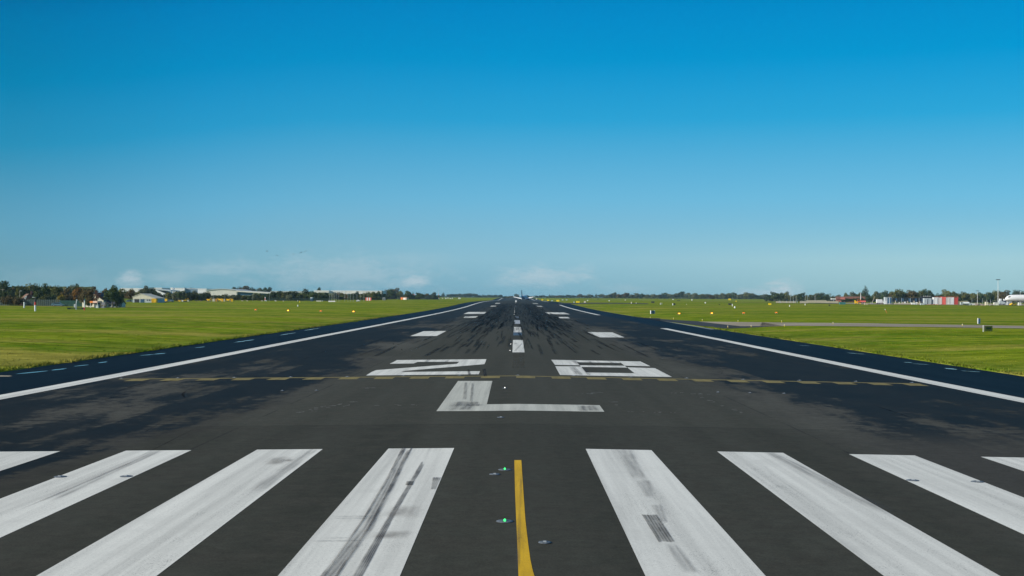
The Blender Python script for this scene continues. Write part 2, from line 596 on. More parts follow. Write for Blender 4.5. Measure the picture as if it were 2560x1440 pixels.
WHITE = mat_paint('white_runway_paint', (0.745, 0.74, 0.665), 0.6)
WHITE2 = mat_paint('aged_white_runway_paint', (0.56, 0.56, 0.48), 0.9)
WORN = mat_paint('rubbed_white_runway_paint', (0.40, 0.43, 0.46), 1.0, under=(0.03, 0.036, 0.042))
YELLOW = mat_paint('yellow_taxi_paint', (0.68, 0.41, 0.012), 0.75, streak=(5, 0.4))
OLIVE = mat_paint('faded_yellow_paint', (0.235, 0.185, 0.055), 0.7)
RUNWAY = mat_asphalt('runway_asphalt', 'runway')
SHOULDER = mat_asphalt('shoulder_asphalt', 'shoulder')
TAXI_PALE = mat_asphalt('pale_taxiway_concrete', 'pale')
TAXI_DARK = mat_asphalt('grey_taxiway_asphalt', 'grey')
GRASS = mat_grass('airfield_grass')
RUB = mat_paint('tyre_rubber_on_paint', (0.10, 0.108, 0.115), 0.5, under=(0.05, 0.05, 0.05), streak=(9, 0.04))
RUB2 = mat_paint('faint_tyre_rubber', (0.33, 0.345, 0.355), 0.6, under=(0.2, 0.2, 0.2), streak=(9, 0.04))
RUB4 = mat_paint('very_faint_tyre_rubber', (0.45, 0.455, 0.44), 0.5, under=(0.3, 0.3, 0.3), streak=(9, 0.04))
RUB3 = mat_paint('dark_tyre_rubber', (0.05, 0.055, 0.06), 0.3, under=(0.03, 0.03, 0.03), streak=(12, 0.04))
RESID = mat_paint('old_paint_flecks', (0.17, 0.165, 0.14), 0.9)


# ------------------------------------------------------------------ ground, runway, markings
def clip(poly, axis, val, keep_less):
    out = []
    n = len(poly)
    for i in range(n):
        a, b = poly[i], poly[(i + 1) % n]
        ia = (a[axis] <= val) if keep_less else (a[axis] >= val)
        ib = (b[axis] <= val) if keep_less else (b[axis] >= val)
        if ia:
            out.append(a)
        if ia != ib:
            t = (val - a[axis]) / (b[axis] - a[axis])
            p = [a[0] + t * (b[0] - a[0]), a[1] + t * (b[1] - a[1])]
            p[axis] = val
            out.append(tuple(p))
    return out


def area(p):
    return 0.5 * sum(p[i][0] * p[(i + 1) % len(p)][1] - p[(i + 1) % len(p)][0] * p[i][1] for i in range(len(p)))


def drape(mb, poly, dz):
    """lay a convex polygon on the terrain: cut along the terrain's own cells so it stays flush"""
    poly = [(p[0], p[1]) for p in poly]
    if area(poly) < 0:
        poly = poly[::-1]
    x0, x1 = min(p[0] for p in poly), max(p[0] for p in poly)
    y0, y1 = min(p[1] for p in poly), max(p[1] for p in poly)
    xs = [x0] + [k for k in XK if x0 < k < x1] + [x1]
    ys = [y0] + [k for k in YK if y0 < k < y1] + [y1]
    for i in range(len(xs) - 1):
        sx = clip(clip(poly, 0, xs[i], False), 0, xs[i + 1], True)
        if len(sx) < 3:
            continue
        for j in range(len(ys) - 1):
            q = clip(clip(sx, 1, ys[j], False), 1, ys[j + 1], True)
            if len(q) < 3 or abs(area(q)) < 1e-5:
                continue
            mb.add([(p[0], p[1], zs(p[0], p[1]) + dz) for p in q], [tuple(range(len(q)))])
    return mb


def rect(x0, x1, y0, y1):
    return [(x0, y0), (x1, y0), (x1, y1), (x0, y1)]


def gp(*pts):
    return [(p.x, p.y) for p in (G(*q) for q in pts)]


# ground sheet (grass)
ymesh = [v for v in YK]
rngg = random.Random(4)
cols = sorted(set([-9000, -3000, -1000, -600, -400, -250, -150, -100, -60, -45, -34, -31.06, -31.0, 0, 31.0, 31.06, 34, 45, 60, 100, 150, 250, 400, 600, 1000, 3000, 9000]))


def ground_z(x, y):
    a = abs(x)
    if a <= 31.001:
        return zs(x, y) - 0.12
    return zs(x, y) + 0.05


gv, gf = [], []
for yy in ymesh:
    for xx in cols:
        gv.append((xx, yy, ground_z(xx, yy)))
nc = len(cols)
for j in range(len(ymesh) - 1):
    for i in range(nc - 1):
        gf.append((j * nc + i, j * nc + i + 1, (j + 1) * nc + i + 1, (j + 1) * nc + i))
ground = MB().add(gv, gf).build('ground', GRASS)
tag(ground, 'flat mown green grass either side of the runway', kind='structure')

REND = 2660.0
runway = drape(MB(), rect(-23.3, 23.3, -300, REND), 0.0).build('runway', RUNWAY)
tag(runway, 'long dark grey asphalt runway with white threshold bars and numbers', kind='structure')
for s in (-1, 1):
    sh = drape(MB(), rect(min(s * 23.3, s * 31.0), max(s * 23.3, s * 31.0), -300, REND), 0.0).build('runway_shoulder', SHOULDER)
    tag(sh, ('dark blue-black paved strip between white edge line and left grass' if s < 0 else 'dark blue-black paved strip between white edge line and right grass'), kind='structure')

DZ = 0.004


def mark(name, polys, mat, dz=DZ, label=None):
    mb = MB()
    for p in polys:
        drape(mb, p, dz)
    o = mb.build(name, mat, runway)
    if label:
        o['label'] = label
    return o


# threshold bars 1.8 m wide, 30 m long
for k in range(6):
    for s in (-1, 1):
        x0 = s * (1.8 + 3.6 * k)
        x1 = x0 + s * 1.8
        mark('threshold_bar', [rect(min(x0, x1), max(x0, x1), 3.5, 34.0)], WHITE)
# letter L and number 28
mark('runway_letter', [gp((1145, 952.5), (1231, 952.5), (1213, 1027.6), (1091, 1028)),
                       gp((1216, 1011), (1498.7, 1013), (1511, 1029.5), (1213, 1027.6))], WHITE2, label='worn white painted letter L in front of the number')
mark('runway_number', [gp((992.5, 900.2), (1216, 898), (1214, 904.4), (984, 904.9)),
                       gp((984, 904.9), (1044, 904.9), (1034, 908.7), (974, 909.5)),
                       gp((1148.7, 904.5), (1214, 904.4), (1211, 910.5), (1142, 909.6)),
                       gp((1142, 909.6), (1211, 910.5), (1013.7, 927), (940, 925.5)),
                       gp((940, 925.5), (1013.7, 927), (1002.5, 930), (929, 930)),
                       gp((929, 930), (1002.5, 930), (1200, 928), (1197, 935.7), (915, 938.8))], WHITE, label='white painted numeral 2 left of the centre line')
mark('runway_number', [gp((1378, 899.5), (1438.5, 900.7), (1449, 913.3), (1387.5, 912.2)),
                       gp((1438.5, 900.7), (1546, 902.7), (1552, 907.5), (1442.5, 905.5)),
                       gp((1546, 902.7), (1601, 903.7), (1626, 915.7), (1562, 914.4)),
                       gp((1449, 913.3), (1561, 914.4), (1568, 919.2), (1453, 917.4)),
                       gp((1388, 915.5), (1452.5, 916.4), (1471.5, 939), (1400, 937.5)),
                       gp((1465.5, 931.3), (1590, 933.2), (1596, 941), (1471.5, 939)),
                       gp((1568, 918.4), (1637.5, 920.5), (1680, 942.5), (1596, 941))], WHITE, label='white painted numeral 8 right of the centre line')
# edge lines
mark('edge_line', [rect(-23.25, -22.1, 30, REND)], WHITE)
mark('edge_line', [rect(22.1, 23.25, 30, 192)], WHITE)
mark('edge_line', [rect(22.1, 23.25, 342, 650)], WHITE)
mark('edge_line', [rect(22.1, 23.25, 900, REND)], WHITE)
# far lighter line where the right exit leaves the runway
mark('exit_edge_line', [gp((1596, 792), (1600, 792), (1786, 823.2), (1778, 823.6))], mat_paint('faint_exit_paint', (0.30, 0.31, 0.31), 0.5))
# touchdown zone and aiming bars
for quad in ([(1025.6, 840.2), (1059, 828), (1115.6, 827.5), (1092, 840)], [(1469, 830), (1531, 831), (1561, 843.5), (1500, 843.5)],
             [(1158.7, 784.8), (1171, 780), (1215.6, 779.8), (1211, 784.6)], [(1362.5, 780.6), (1410, 781.2), (1425, 785.8), (1373, 785.2)],
             [(1158.7, 794.6), (1163, 791), (1195, 790.4), (1188.7, 794.4)], [(1396, 792.3), (1419, 792.5), (1426, 795.8), (1400, 795.6)],
             [(1225, 766.2), (1229, 764.4), (1242, 764.4), (1239, 766.2)], [(1341, 764.8), (1353, 765), (1358, 766.6), (1345, 766.4)],
             [(1237, 759.0), (1240, 757.5), (1251, 757.5), (1249, 758.9)], [(1331, 758), (1343, 758.1), (1346, 759.2), (1333, 759.1)]):
    mark('touchdown_bar', [gp(*quad)], WHITE)
# centre line
mark('centreline_bar', [gp((1282.5, 850), (1307, 850), (1311.5, 881), (1281, 881))], WHITE)
mark('centreline_bar', [gp((1285, 817.5), (1302.5, 817.5), (1303.7, 830.8), (1283.7, 830.8))], WHITE)
mark('centreline_bar', [gp((1283.7, 830.8), (1303.7, 830.8), (1304.7, 838.5), (1283, 838.5))], mat_paint('blue_scuffed_paint', (0.07, 0.115, 0.165), 0.8), label='scuffed bluish lower part of a centre line bar')
mark('centreline_bar', [gp((1286, 800.5), (1299.5, 800.5), (1300.5, 809.5), (1285.5, 809.5))], WORN, label='rubbed grey centre line bar')
mark('centreline_bar', [gp((1288, 790.5), (1296, 790.5), (1297, 795.5), (1288, 795.5))], mat_paint('nearly_gone_paint', (0.13, 0.15, 0.17), 1.0))
mark('centreline_bar', [gp((1288.3, 750.6), (1291.5, 750.6), (1291.8, 755.5), (1287.6, 755.5))], WHITE)
for y0 in (980, 1060, 1140):
    mark('centreline_bar', [rect(-.45, .45, y0, y0 + 30)], WORN)
# holding line: solid band with a dashed band in front
hold = MB()
yh = 66.3
drape(hold, rect(-21.4, 21.6, yh, yh + 0.55), DZ)
k = -11
while k * 1.87 < 21.0:
    x0 = k * 1.87 - .1
    drape(hold, rect(x0, x0 + 1.0, yh - 1.45, yh), DZ)
    k += 1
o = hold.build('holding_line', OLIVE, runway)
o['label'] = 'faded yellow solid and dashed line across the runway'
mark('holding_line', [gp((-6, 941.5), (-6, 938.6), (24, 939), (31, 940.2), (20, 941.5))], mat_paint('pale_kerb_paint', (0.42, 0.36, 0.25), 0.5))
# yellow lead-on line
EL = [(1440, 1296, 1336), (1425, 1295.6, 1331.5), (1400, 1294.6, 1326), (1360, 1293.2, 1320.5), (1301, 1290.5, 1313.6), (1230, 1287.6, 1308.6), (1150.5, 1285.8, 1303.4)]
pg = []
for (ya, la, ra), (yb, lb, rb) in zip(EL[:-1], EL[1:]):
    pg.append(gp((la, ya), (ra, ya), (rb, yb), (lb, yb)))
pA, pB = G(1296, 1440), G(1336, 1440)
pg.append([(pA.x, pA.y), (pB.x, pB.y), (pB.x + .35, pB.y - 3.2), (pA.x + .18, pA.y - 3.2)])
pg.append([(pA.x + .18, pA.y - 3.2), (pB.x + .35, pB.y - 3.2), (pB.x + 1.3, pB.y - 7.5), (pA.x + 1.0, pA.y - 7.5)])
mark('lead_on_line', pg, YELLOW, DZ, 'yellow taxi lead-on line running off to the bottom')

# rubber and dirt films: thin sheets whose edges fade out (u across, v along)
def mat_film(name, col, alpha, ribs=0.0, rough_edges=.5, streak=(1.0, 1.0), endfade=.06, sidefade=.12):
    m = bpy.data.materials.new(name)
    m.use_nodes = True
    g = NT(m.node_tree)
    out = g.node('ShaderNodeOutputMaterial')
    mx = g.node('ShaderNodeMixShader')
    tr = g.node('ShaderNodeBsdfTransparent')
    b = g.node('ShaderNodeBsdfPrincipled')
    b.inputs['Base Color'].default_value = (*col, 1)
    b.inputs['Roughness'].default_value = 0.85
    b.inputs['Specular IOR Level'].default_value = 0.05
    tc = g.node('ShaderNodeTexCoord')
    sp = g.node('ShaderNodeSeparateXYZ')
    g.put(sp.inputs[0], tc.outputs['UV'])
    u, v, _ = sp.outputs
    co = tc.outputs['Object']
    n = g.noise(co, 1.0, 5.0, 0.65, sc=(9 * streak[0], .35 * streak[1], 1))
    nf = g.noise(co, 30.0, 3.0, 0.7)
    nb = g.noise(co, 1.0, 4.0, 0.6, sc=(1.5, .5, 1), loc=(4, 4, 0))
    du = g.math('MINIMUM', u, g.math('SUBTRACT', 1.0, u))
    dv = g.math('MINIMUM', v, g.math('SUBTRACT', 1.0, v))
    w = g.math('MULTIPLY', g.math('SUBTRACT', n, 0.5), rough_edges)
    al = g.math('MULTIPLY', g.ss(g.math('ADD', du, g.math('MULTIPLY', w, .25)), 0.0, sidefade), g.ss(g.math('ADD', dv, g.math('MULTIPLY', w, .22)), 0.0, endfade))
    al = g.math('MULTIPLY', al, g.math('ADD', 0.45, g.math('MULTIPLY', g.ss(n, 0.3, 0.65), 0.55)))
    al = g.math('MULTIPLY', al, g.math('ADD', 0.62, g.math('MULTIPLY', g.ss(nb, 0.35, 0.62), 0.38)))
    al = g.math('MULTIPLY', al, g.math('ADD', 0.72, g.math('MULTIPLY', nf, 0.5)))
    if ribs:
        wv = g.math('SINE', g.math('MULTIPLY', u, ribs * 6.2832))
        al = g.math('MULTIPLY', al, g.math('ADD', 0.80, g.math('MULTIPLY', wv, 0.20)))
    g.put(mx.inputs[0], g.math('MULTIPLY', al, alpha, clamp=True))
    g.t.links.new(tr.outputs[0], mx.inputs[1])
    g.t.links.new(b.outputs[0], mx.inputs[2])
    g.t.links.new(mx.outputs[0], out.inputs[0])
    return m


def film(name, strips, mat, dz=.009, px=True, label=None):
    """strips: each a list of (left point, right point) rows, photo pixels or ground x,y"""
    V, Fc, UV = [], [], []
    for rows in strips:
        if px:
            rows = [((lambda p: (p.x, p.y))(G(*l)), (lambda p: (p.x, p.y))(G(*r))) for l, r in rows]
        # resample along the strip
        out = []
        for (l0, r0), (l1, r1) in zip(rows[:-1], rows[1:]):
            ya, yb = l0[1], l1[1]
            cuts = sorted([0.0] + [(k - ya) / (yb - ya) for k in YK if min(ya, yb) < k < max(ya, yb)]) if abs(yb - ya) > 1e-6 else [0.0]
            for t in cuts:
                out.append(((l0[0] + (l1[0] - l0[0]) * t, l0[1] + (l1[1] - l0[1]) * t), (r0[0] + (r1[0] - r0[0]) * t, r0[1] + (r1[1] - r0[1]) * t)))
        out.append(rows[-1])
        L = [0.0]
        for q0, q1 in zip(out[:-1], out[1:]):
            L.append(L[-1] + math.hypot(q1[0][0] - q0[0][0], q1[0][1] - q0[0][1]))
        o0 = len(V)
        for l, r in out:
            V.append((l[0], l[1], zs(*l) + dz))
            V.append((r[0], r[1], zs(*r) + dz))
        for k in range(len(out) - 1):
            Fc.append((o0 + 2 * k, o0 + 2 * k + 1, o0 + 2 * k + 3, o0 + 2 * k + 2))
            va, vb = L[k] / L[-1], L[k + 1] / L[-1]
            UV.append(((0, va), (1, va), (1, vb), (0, vb)))
    mb = MB()
    mb.v, mb.f = V, Fc
    me = mb.mesh(name, mat)
    uvl = me.uv_layers.new(name='UVMap')
    for poly, uv in zip(me.polygons, UV):
        for li, c in zip(poly.loop_indices, uv):
            uvl.data[li].uv = c
    o = link(name, me, runway)
    if label:
        o['label'] = label
    return o


T_DARK = mat_film('film_rubber_dark', (0.03, 0.033, 0.038), .92, 6, .5, (1.2, 1), .05, .10)
T_MID = mat_film('film_rubber_mid', (0.055, 0.06, 0.07), .78, 5, .8, (1, 1), .03, .16)
T_SOFT = mat_film('film_rubber_soft', (0.08, 0.085, 0.095), .55, 4, 1.0, (1, 1), .10, .30)
T_FAINT = mat_film('film_rubber_faint', (0.10, 0.105, 0.115), .36, 3, 1.0, (1, 1), .15, .30)
T_DIRT = mat_film('film_dirt', (0.07, 0.055, 0.05), .42, 0, 1.6, (.3, 2), .45, .45)
film('tyre_mark', [[((1003, 1119.5), (1034, 1119.5)), ((964, 1205), (996, 1205)), ((900, 1320), (938, 1320)), ((796, 1439), (852, 1439)), ((727, 1520), (790, 1520))]], T_SOFT, label='long soft grey tyre smear down a left white bar')
film('tyre_mark', [[((1004, 1119.5), (1017, 1119.5)), ((966, 1195), (974, 1195)), ((905, 1300), (912, 1300)), ((838, 1395), (846, 1395)), ((802, 1439), (816, 1439)), ((737, 1520), (753, 1520))],
                   [((1020, 1119.5), (1032, 1119.5)), ((984, 1195), (994, 1195)), ((930, 1300), (938, 1300)), ((838, 1439), (848, 1439)), ((780, 1520), (791, 1520))]], T_MID, .013)
film('tyre_mark', [[((1053, 1155), (1066, 1155)), ((982, 1270), (998, 1270)), ((880, 1439), (910, 1439)), ((824, 1520), (858, 1520))]], T_MID, label='narrow grey tyre track down a left white bar')
film('tyre_mark', [[((1016, 1204), (1036, 1204)), ((1012, 1214), (1032, 1214))]], T_DARK, .013)
film('tyre_mark', [[((1081, 1194), (1104, 1194)), ((1076, 1224), (1091, 1224))]], T_MID)
film('tyre_mark', [[((1602, 1286), (1643, 1286)), ((1646, 1357), (1691, 1357))]], T_DARK, label='dark ribbed tyre block on a right white bar')
film('tyre_mark', [[((1534, 1119.8), (1583, 1119.8)), ((1578, 1199), (1625, 1199))], [((1586, 1200), (1630, 1200)), ((1611, 1246), (1644, 1246))], [((1624, 1260), (1657, 1260)), ((1646, 1310), (1676, 1310))],
                   [((1650, 1357), (1695, 1357)), ((1700, 1439), (1760, 1439))]], T_FAINT)
film('tyre_mark', [[((772, 1119.8), (806, 1119.8)), ((600, 1235), (660, 1235))], [((1900, 1126), (1925, 1126)), ((2200, 1290), (2270, 1290))], [((390, 1122), (420, 1122)), ((60, 1260), (130, 1260))], [((340, 1150), (350, 1150)), ((4, 1292), (16, 1292))]], T_FAINT)
film('scrape_line', [[((818, 1294), (965, 1292.6)), ((818, 1292.6), (965, 1291.2))], [((814, 1299), (960, 1297.4)), ((814, 1297.6), (960, 1296))], [((768, 1356), (920, 1354)), ((768, 1354), (920, 1352))], [((806, 1348.4), (880, 1347)), ((806, 1347), (880, 1345.8))]], T_SOFT, .018)
film('stain', [[((940, 1300), (1062, 1300)), ((960, 1262), (1075, 1262))], [((900, 1350), (1030, 1350)), ((925, 1325), (1048, 1325))], [((640, 1165), (720, 1165)), ((670, 1140), (740, 1140))], [((690, 1156), (735, 1156)), ((700, 1148), (745, 1148))]], T_DIRT, .012)
film('tyre_mark', [[((1205, 923), (1214, 921.5)), ((1209, 942), (1218, 941))], [((1168, 924), (1174, 924)), ((1170, 937), (1177, 937))]], T_DARK, .013)
film('tyre_mark', [[((1068, 899), (1078, 899)), ((1058, 906), (1070, 906))], [((1118, 899), (1127, 899)), ((1106, 907), (1118, 907))], [((1468, 903), (1478, 903)), ((1482, 915), (1492, 915))], [((1513, 902), (1525, 902)), ((1540, 914), (1552, 914))],
                   [((1418, 901), (1440, 901)), ((1446, 912), (1462, 912))], [((1420, 917), (1440, 917)), ((1436, 938), (1462, 938))], [((1450, 920), (1470, 920)), ((1466, 938), (1482, 938))]], T_SOFT, .013)
film('stain', [[((1110, 1026), (1180, 1026)), ((1122, 1004), (1210, 1004))], [((1440, 1028), (1505, 1028)), ((1440, 1014), (1495, 1014))], [((1155, 1000), (1168, 1000)), ((1160, 956), (1170, 956))], [((1172, 1012), (1182, 1012)), ((1178, 956), (1186, 956))], [((1120, 1016), (1215, 1016)), ((1124, 1010), (1216, 1010))]], T_SOFT, .013)
film('tyre_mark', [[((1283, 879), (1290, 879)), ((1303, 858), (1308, 858))], [((1284, 860.5), (1294, 860.5)), ((1284, 858.5), (1294, 858.5))]], T_SOFT, .013)
film('tyre_mark', [[((1286, 1440), (1300, 1440)), ((1300, 1180), (1306, 1180))]], T_FAINT, .011)
# touchdown rubber: individual soft skids
rk = random.Random(31)
sk = {0: [], 1: [], 2: []}
for i in range(1500):
    y = 88 + 560 * rk.random() ** 1.15
    if y < 140 and rk.random() < .5:
        continue
    x = rk.choice((-1, 1)) * abs(rk.gauss(5.2, 2.7 + y * .004)) if rk.random() < .82 else rk.uniform(-13, 13)
    if abs(x) > 15.5:
        continue
    L_ = rk.uniform(7, 26) * (1 + y / 260)
    w_ = rk.uniform(.14, .46)
    dx = rk.gauss(0, .07) * L_ / 8
    sk[min(2, int(rk.random() * 3))].append([((x, y), (x + w_, y)), ((x + dx, y + L_), (x + dx + w_, y + L_))])
K_A = mat_film('film_skid_heavy', (0.010, 0.015, 0.020), .62, 0, 1.0, (.6, .5), .22, .22)
K_B = mat_film('film_skid_medium', (0.012, 0.018, 0.023), .48, 0, 1.2, (.6, .5), .30, .30)
K_C = mat_film('film_skid_light', (0.014, 0.020, 0.026), .36, 0, 1.3, (.6, .5), .35, .35)
for kk, mm in ((0, K_A), (1, K_B), (2, K_C)):
    o = film('skid_marks', sk[kk], mm, .012 + .003 * kk, px=False)
    o['kind'] = 'stuff'
# two broad wheel-path bands of built-up rubber
film('rubber_band', [[((-9.5, 105), (-2.2, 105)), ((-10, 300), (-2.0, 300)), ((-9, 700), (-2, 700))], [((2.0, 105), (9.5, 105)), ((2.0, 300), (10, 300)), ((2, 700), (9, 700))]],
     mat_film('film_rubber_band', (0.012, 0.018, 0.024), .46, 0, .9, (.25, .08), .20, .34), .009, px=False)
# edges of lanes and cracks far left and right
rcx = random.Random(14)
cr = []
for i in range(26):
    x = rcx.choice((-1, 1)) * rcx.uniform(8.6, 20)
    y = rcx.uniform(28, 120)
    L_ = rcx.uniform(2, 9)
    w_ = rcx.uniform(.03, .10)
    dx = rcx.gauss(0, .10) * L_
    cr.append([((x, y), (x + w_, y)), ((x + dx * .6 + rcx.uniform(-.1, .1), y + L_ * .5), (x + dx * .6 + w_, y + L_ * .5)), ((x + dx, y + L_), (x + dx + w_ * .6, y + L_))])
film('surface_crack', cr, mat_film('film_crack', (0.012, 0.012, 0.013), .75, 0, 2.0, (1, 3), .2, .3), .007, px=False)['kind'] = 'stuff'
film('paint_ghost', [[((1280, 921), (1313, 921)), ((1282, 883), (1311, 883))]], mat_film('film_ghost', (0.085, 0.08, 0.065), .35, 0, 1.0, (.5, 1), .05, .06), .006)
# slivers of removed paint around the old number
fl = MB()
rf = random.Random(11)
for (xa, ya, xb, yb, n) in ((775, 1022, 900, 1002, 16), (860, 1016, 880, 1004, 6), (740, 1031, 785, 1027, 7), (920, 1012, 1050, 1012, 6), (850, 972, 940, 968, 5),
                            (1440, 985, 1500, 981, 9), (1680, 982, 1780, 985, 9), (1740, 990, 1860, 1035, 14), (1540, 1028, 1700, 1032, 8), (1520, 1000, 1545, 1017, 5)):
    for i in range(n):
        t = rf.random()
        x, y = xa + (xb - xa) * t + rf.uniform(-5, 5), ya + (yb - ya) * t + rf.uniform(-1.5, 1.5)
        w, h = rf.uniform(2, 13), rf.uniform(.3, 1.0)
        drape(fl, gp((x, y + h), (x + w, y + h * .8), (x + w * .95, y), (x + .8, y + .1)), DZ)
o = fl.build('paint_flecks', RESID, runway)
o['kind'] = 'stuff'

# taxiways on the right
RIM = 0.10
tw = MB()
drape(tw, gp((1745, 805), (1905, 807.0), (1960, 816.5), (1850, 817)), RIM)
pts_top = [(1905, 807.0), (2240, 811.0), (2580, 816.4)]
pts_bot = [(1900, 816.3), (2240, 818.4), (2580, 823.0)]
for i in range(2):
    drape(tw, gp(pts_top[i], pts_top[i + 1], pts_bot[i + 1], pts_bot[i]), RIM)
pe, pf = G(2580, 816.4), G(2580, 823.0)
drape(tw, [(pe.x, pe.y), (pe.x + 420, pe.y - 8), (pf.x + 420, pf.y - 8), (pf.x, pf.y)], RIM)
tag(tw.build('taxiway', TAXI_PALE), 'pale beige taxiway leaving the runway to the right', kind='structure')
ex = MB()
drape(ex, gp((1598, 795.0), (1650, 796.5), (1650, 803.0), (1598, 793.5)), RIM - .02)
drape(ex, gp((1600, 794.8), (1745, 804), (1850, 817), (1800, 822.6)), RIM - .02)
drape(ex, gp((1850, 815), (1960, 815.5), (1880, 820), (1800, 822.6)), RIM - .02)
tag(ex.build('runway_exit', TAXI_DARK), 'dark grey fillet where the right taxiway meets the runway', kind='structure')
fx = MB()
drape(fx, gp((1395, 759.6), (1445, 759.9), (1445, 757.4), (1395, 757.0)), RIM)
drape(fx, gp((1445, 760.2), (1620, 760.8), (1620, 758.9), (1445, 757.4)), RIM)
tag(fx.build('runway_exit', TAXI_DARK), 'thin dark taxiway strip far down the right side', kind='structure')
ft = MB()
pA = [at(1725, 980), at(1905, 820), at(2200, 760), at(2600, 735)]
for a, b in zip(pA[:-1], pA[1:]):
    drape(ft, [(a.x, a.y), (b.x, b.y), (b.x, b.y - 42), (a.x, a.y - 30)], RIM)
tag(ft.build('taxiway', mat_asphalt('far_taxiway_asphalt', 'grey')), 'distant grey-green taxiway strip in front of the pale wall', kind='structure')
ap = MB()
pA = [at(2150, 720), at(2600, 705)]
drape(ap, [(pA[0].x, pA[0].y), (pA[1].x, pA[1].y), (pA[1].x + 60, pA[1].y + 140), (pA[0].x, pA[0].y + 120)], RIM + .05)
tag(ap.build('apron', TAXI_PALE), 'pale concrete apron under the white aeroplane and cabins', kind='structure')

# puddles in the gutters
PUD = bpy.data.materials.new('puddle_water')
PUD.use_nodes = True
g = NT(PUD.node_tree)
b = principled(g)
co = g.node('ShaderNodeTexCoord').outputs['Object']
g.put(b.inputs['Base Color'], g.mix(g.noise(co, 3.0), (0.004, 0.007, 0.01), (0.008, 0.012, 0.016)))
b.inputs['Roughness'].default_value = 0.06
b.inputs['Specular IOR Level'].default_value = 0.6
rp = random.Random(5)
PUDS = [((40, 935.3), (120, 927)), ((130, 926), (166, 921)), ((186, 916), (220, 912)), ((247, 907.5), (268, 904)), ((350, 889), (384, 886)), ((386, 886), (412, 882.8)), ((488, 869.8), (512, 866.8)),
        ((536, 857.5), (580, 857.2)), ((584, 856.4), (636, 849)), ((700, 838), (740, 831.5)), ((760, 826.5), (800, 820)), ((880, 806), (900, 802.5)),
        ((1998, 863.6), (2024, 864.8)), ((2118, 882), (2160, 885.6)), ((2262, 905.5), (2280, 907)), ((2280, 909.3), (2322, 911.6)), ((2362, 920.3), (2392, 924)), ((2402, 927), (2450, 930))]
for i, (a, c) in enumerate(PUDS):
    pa, pb = G(*a), G(*c)
    n = 7
    L, R = [], []
    for k in range(n):
        t = k / (n - 1)
        x, y = pa.x + (pb.x - pa.x) * t, pa.y + (pb.y - pa.y) * t
        w = (math.sin(math.pi * t) ** .6) * rp.uniform(.10, .26) + .02
        L.append((x - w, y))
        R.append((x + w, y))
    mb = MB()
    for k in range(n - 1):
        drape(mb, [L[k], R[k], R[k + 1], L[k + 1]], .006)
    tag(mb.build('puddle', PUD), 'thin sky-lit puddle line along the %s shoulder edge' % ('left' if pa.x < 0 else 'right'), kind='structure')


# ------------------------------------------------------------------ grass tufts (near field and edges)
def tufts(seed, pts, hmin, hmax, wid):
    r = np.random.default_rng(seed)
    n = len(pts)
    nb = 4
    P = np.repeat(pts, nb, axis=0)
    m = len(P)
    ang = r.uniform(0, 2 * np.pi, m)
    off = r.normal(0, .06, (m, 2))
    base = P.copy()
    base[:, :2] += off
    h = r.uniform(hmin, hmax, m) * np.repeat(.65 + .75 * np.clip(np.sin(pts[:, 1] * 1.7) * np.sin(pts[:, 1] * .53 + 1) + .3 * np.sin(pts[:, 1] * 5.1), -.4, 1), nb)
    w = r.uniform(.5, 1.2, m) * wid
    lean = r.normal(0, .5, (m, 2)) * h[:, None]
    d = np.stack([np.cos(ang), np.sin(ang), np.zeros(m)], 1) * w[:, None]
    tip = base.copy()
    tip[:, :2] += lean
    tip[:, 2] += h
    base[:, 2] -= .02
    V = np.empty((m * 3, 3))
    V[0::3] = base - d
    V[1::3] = base + d
    V[2::3] = tip
    me = bpy.data.meshes.new('grass_tufts')
    me.vertices.add(m * 3)
    me.vertices.foreach_set('co', V.ravel())
    me.loops.add(m * 3)
    me.loops.foreach_set('vertex_index', np.arange(m * 3, dtype=np.int32))
    me.polygons.add(m)
    me.polygons.foreach_set('loop_start', np.arange(0, m * 3, 3, dtype=np.int32))
    me.polygons.foreach_set('loop_total', np.full(m, 3, dtype=np.int32))
    me.materials.append(GRASS)
    me.update()
    me.validate()
    return link('grass_tufts', me)


rg = np.random.default_rng(2)
ep = []
for s in (-1, 1):
    yv = rg.uniform(40, 330, 5200)
    xv = s * (31.02 + np.abs(rg.normal(0, .30, 5200)) - .10 * (np.sin(yv * .9) + np.sin(yv * .37 + 1.3)))
    if s > 0:
        keep = (yv < 205) | (yv > 300)
        xv, yv = xv[keep], yv[keep]
    ep.append(np.stack([xv, yv, np.array([zs(a, c) + .05 for a, c in zip(xv, yv)])], 1))
tag(tufts(1, np.concatenate(ep), .08, .25, .045), 'ragged grass fringe along the pavement edges', 'grass', kind='stuff')
fp = []
for s in (-1, 1):
    yv = 60 + 190 * rg.random(6000) ** 1.3
    xv = s * (31.3 + (yv * .47 - 28) * rg.random(6000))
    k = np.abs(xv) > 31.3
    if s > 0:
        k &= ~((yv > 205) & (yv < 262))
    xv, yv = xv[k], yv[k]
    fp.append(np.stack([xv, yv, np.array([zs(a, c) + .05 for a, c in zip(xv, yv)])], 1))
tag(tufts(2, np.concatenate(fp), .03, .08, .04), 'short grass blades across the near airfield grass', 'grass', kind='stuff')

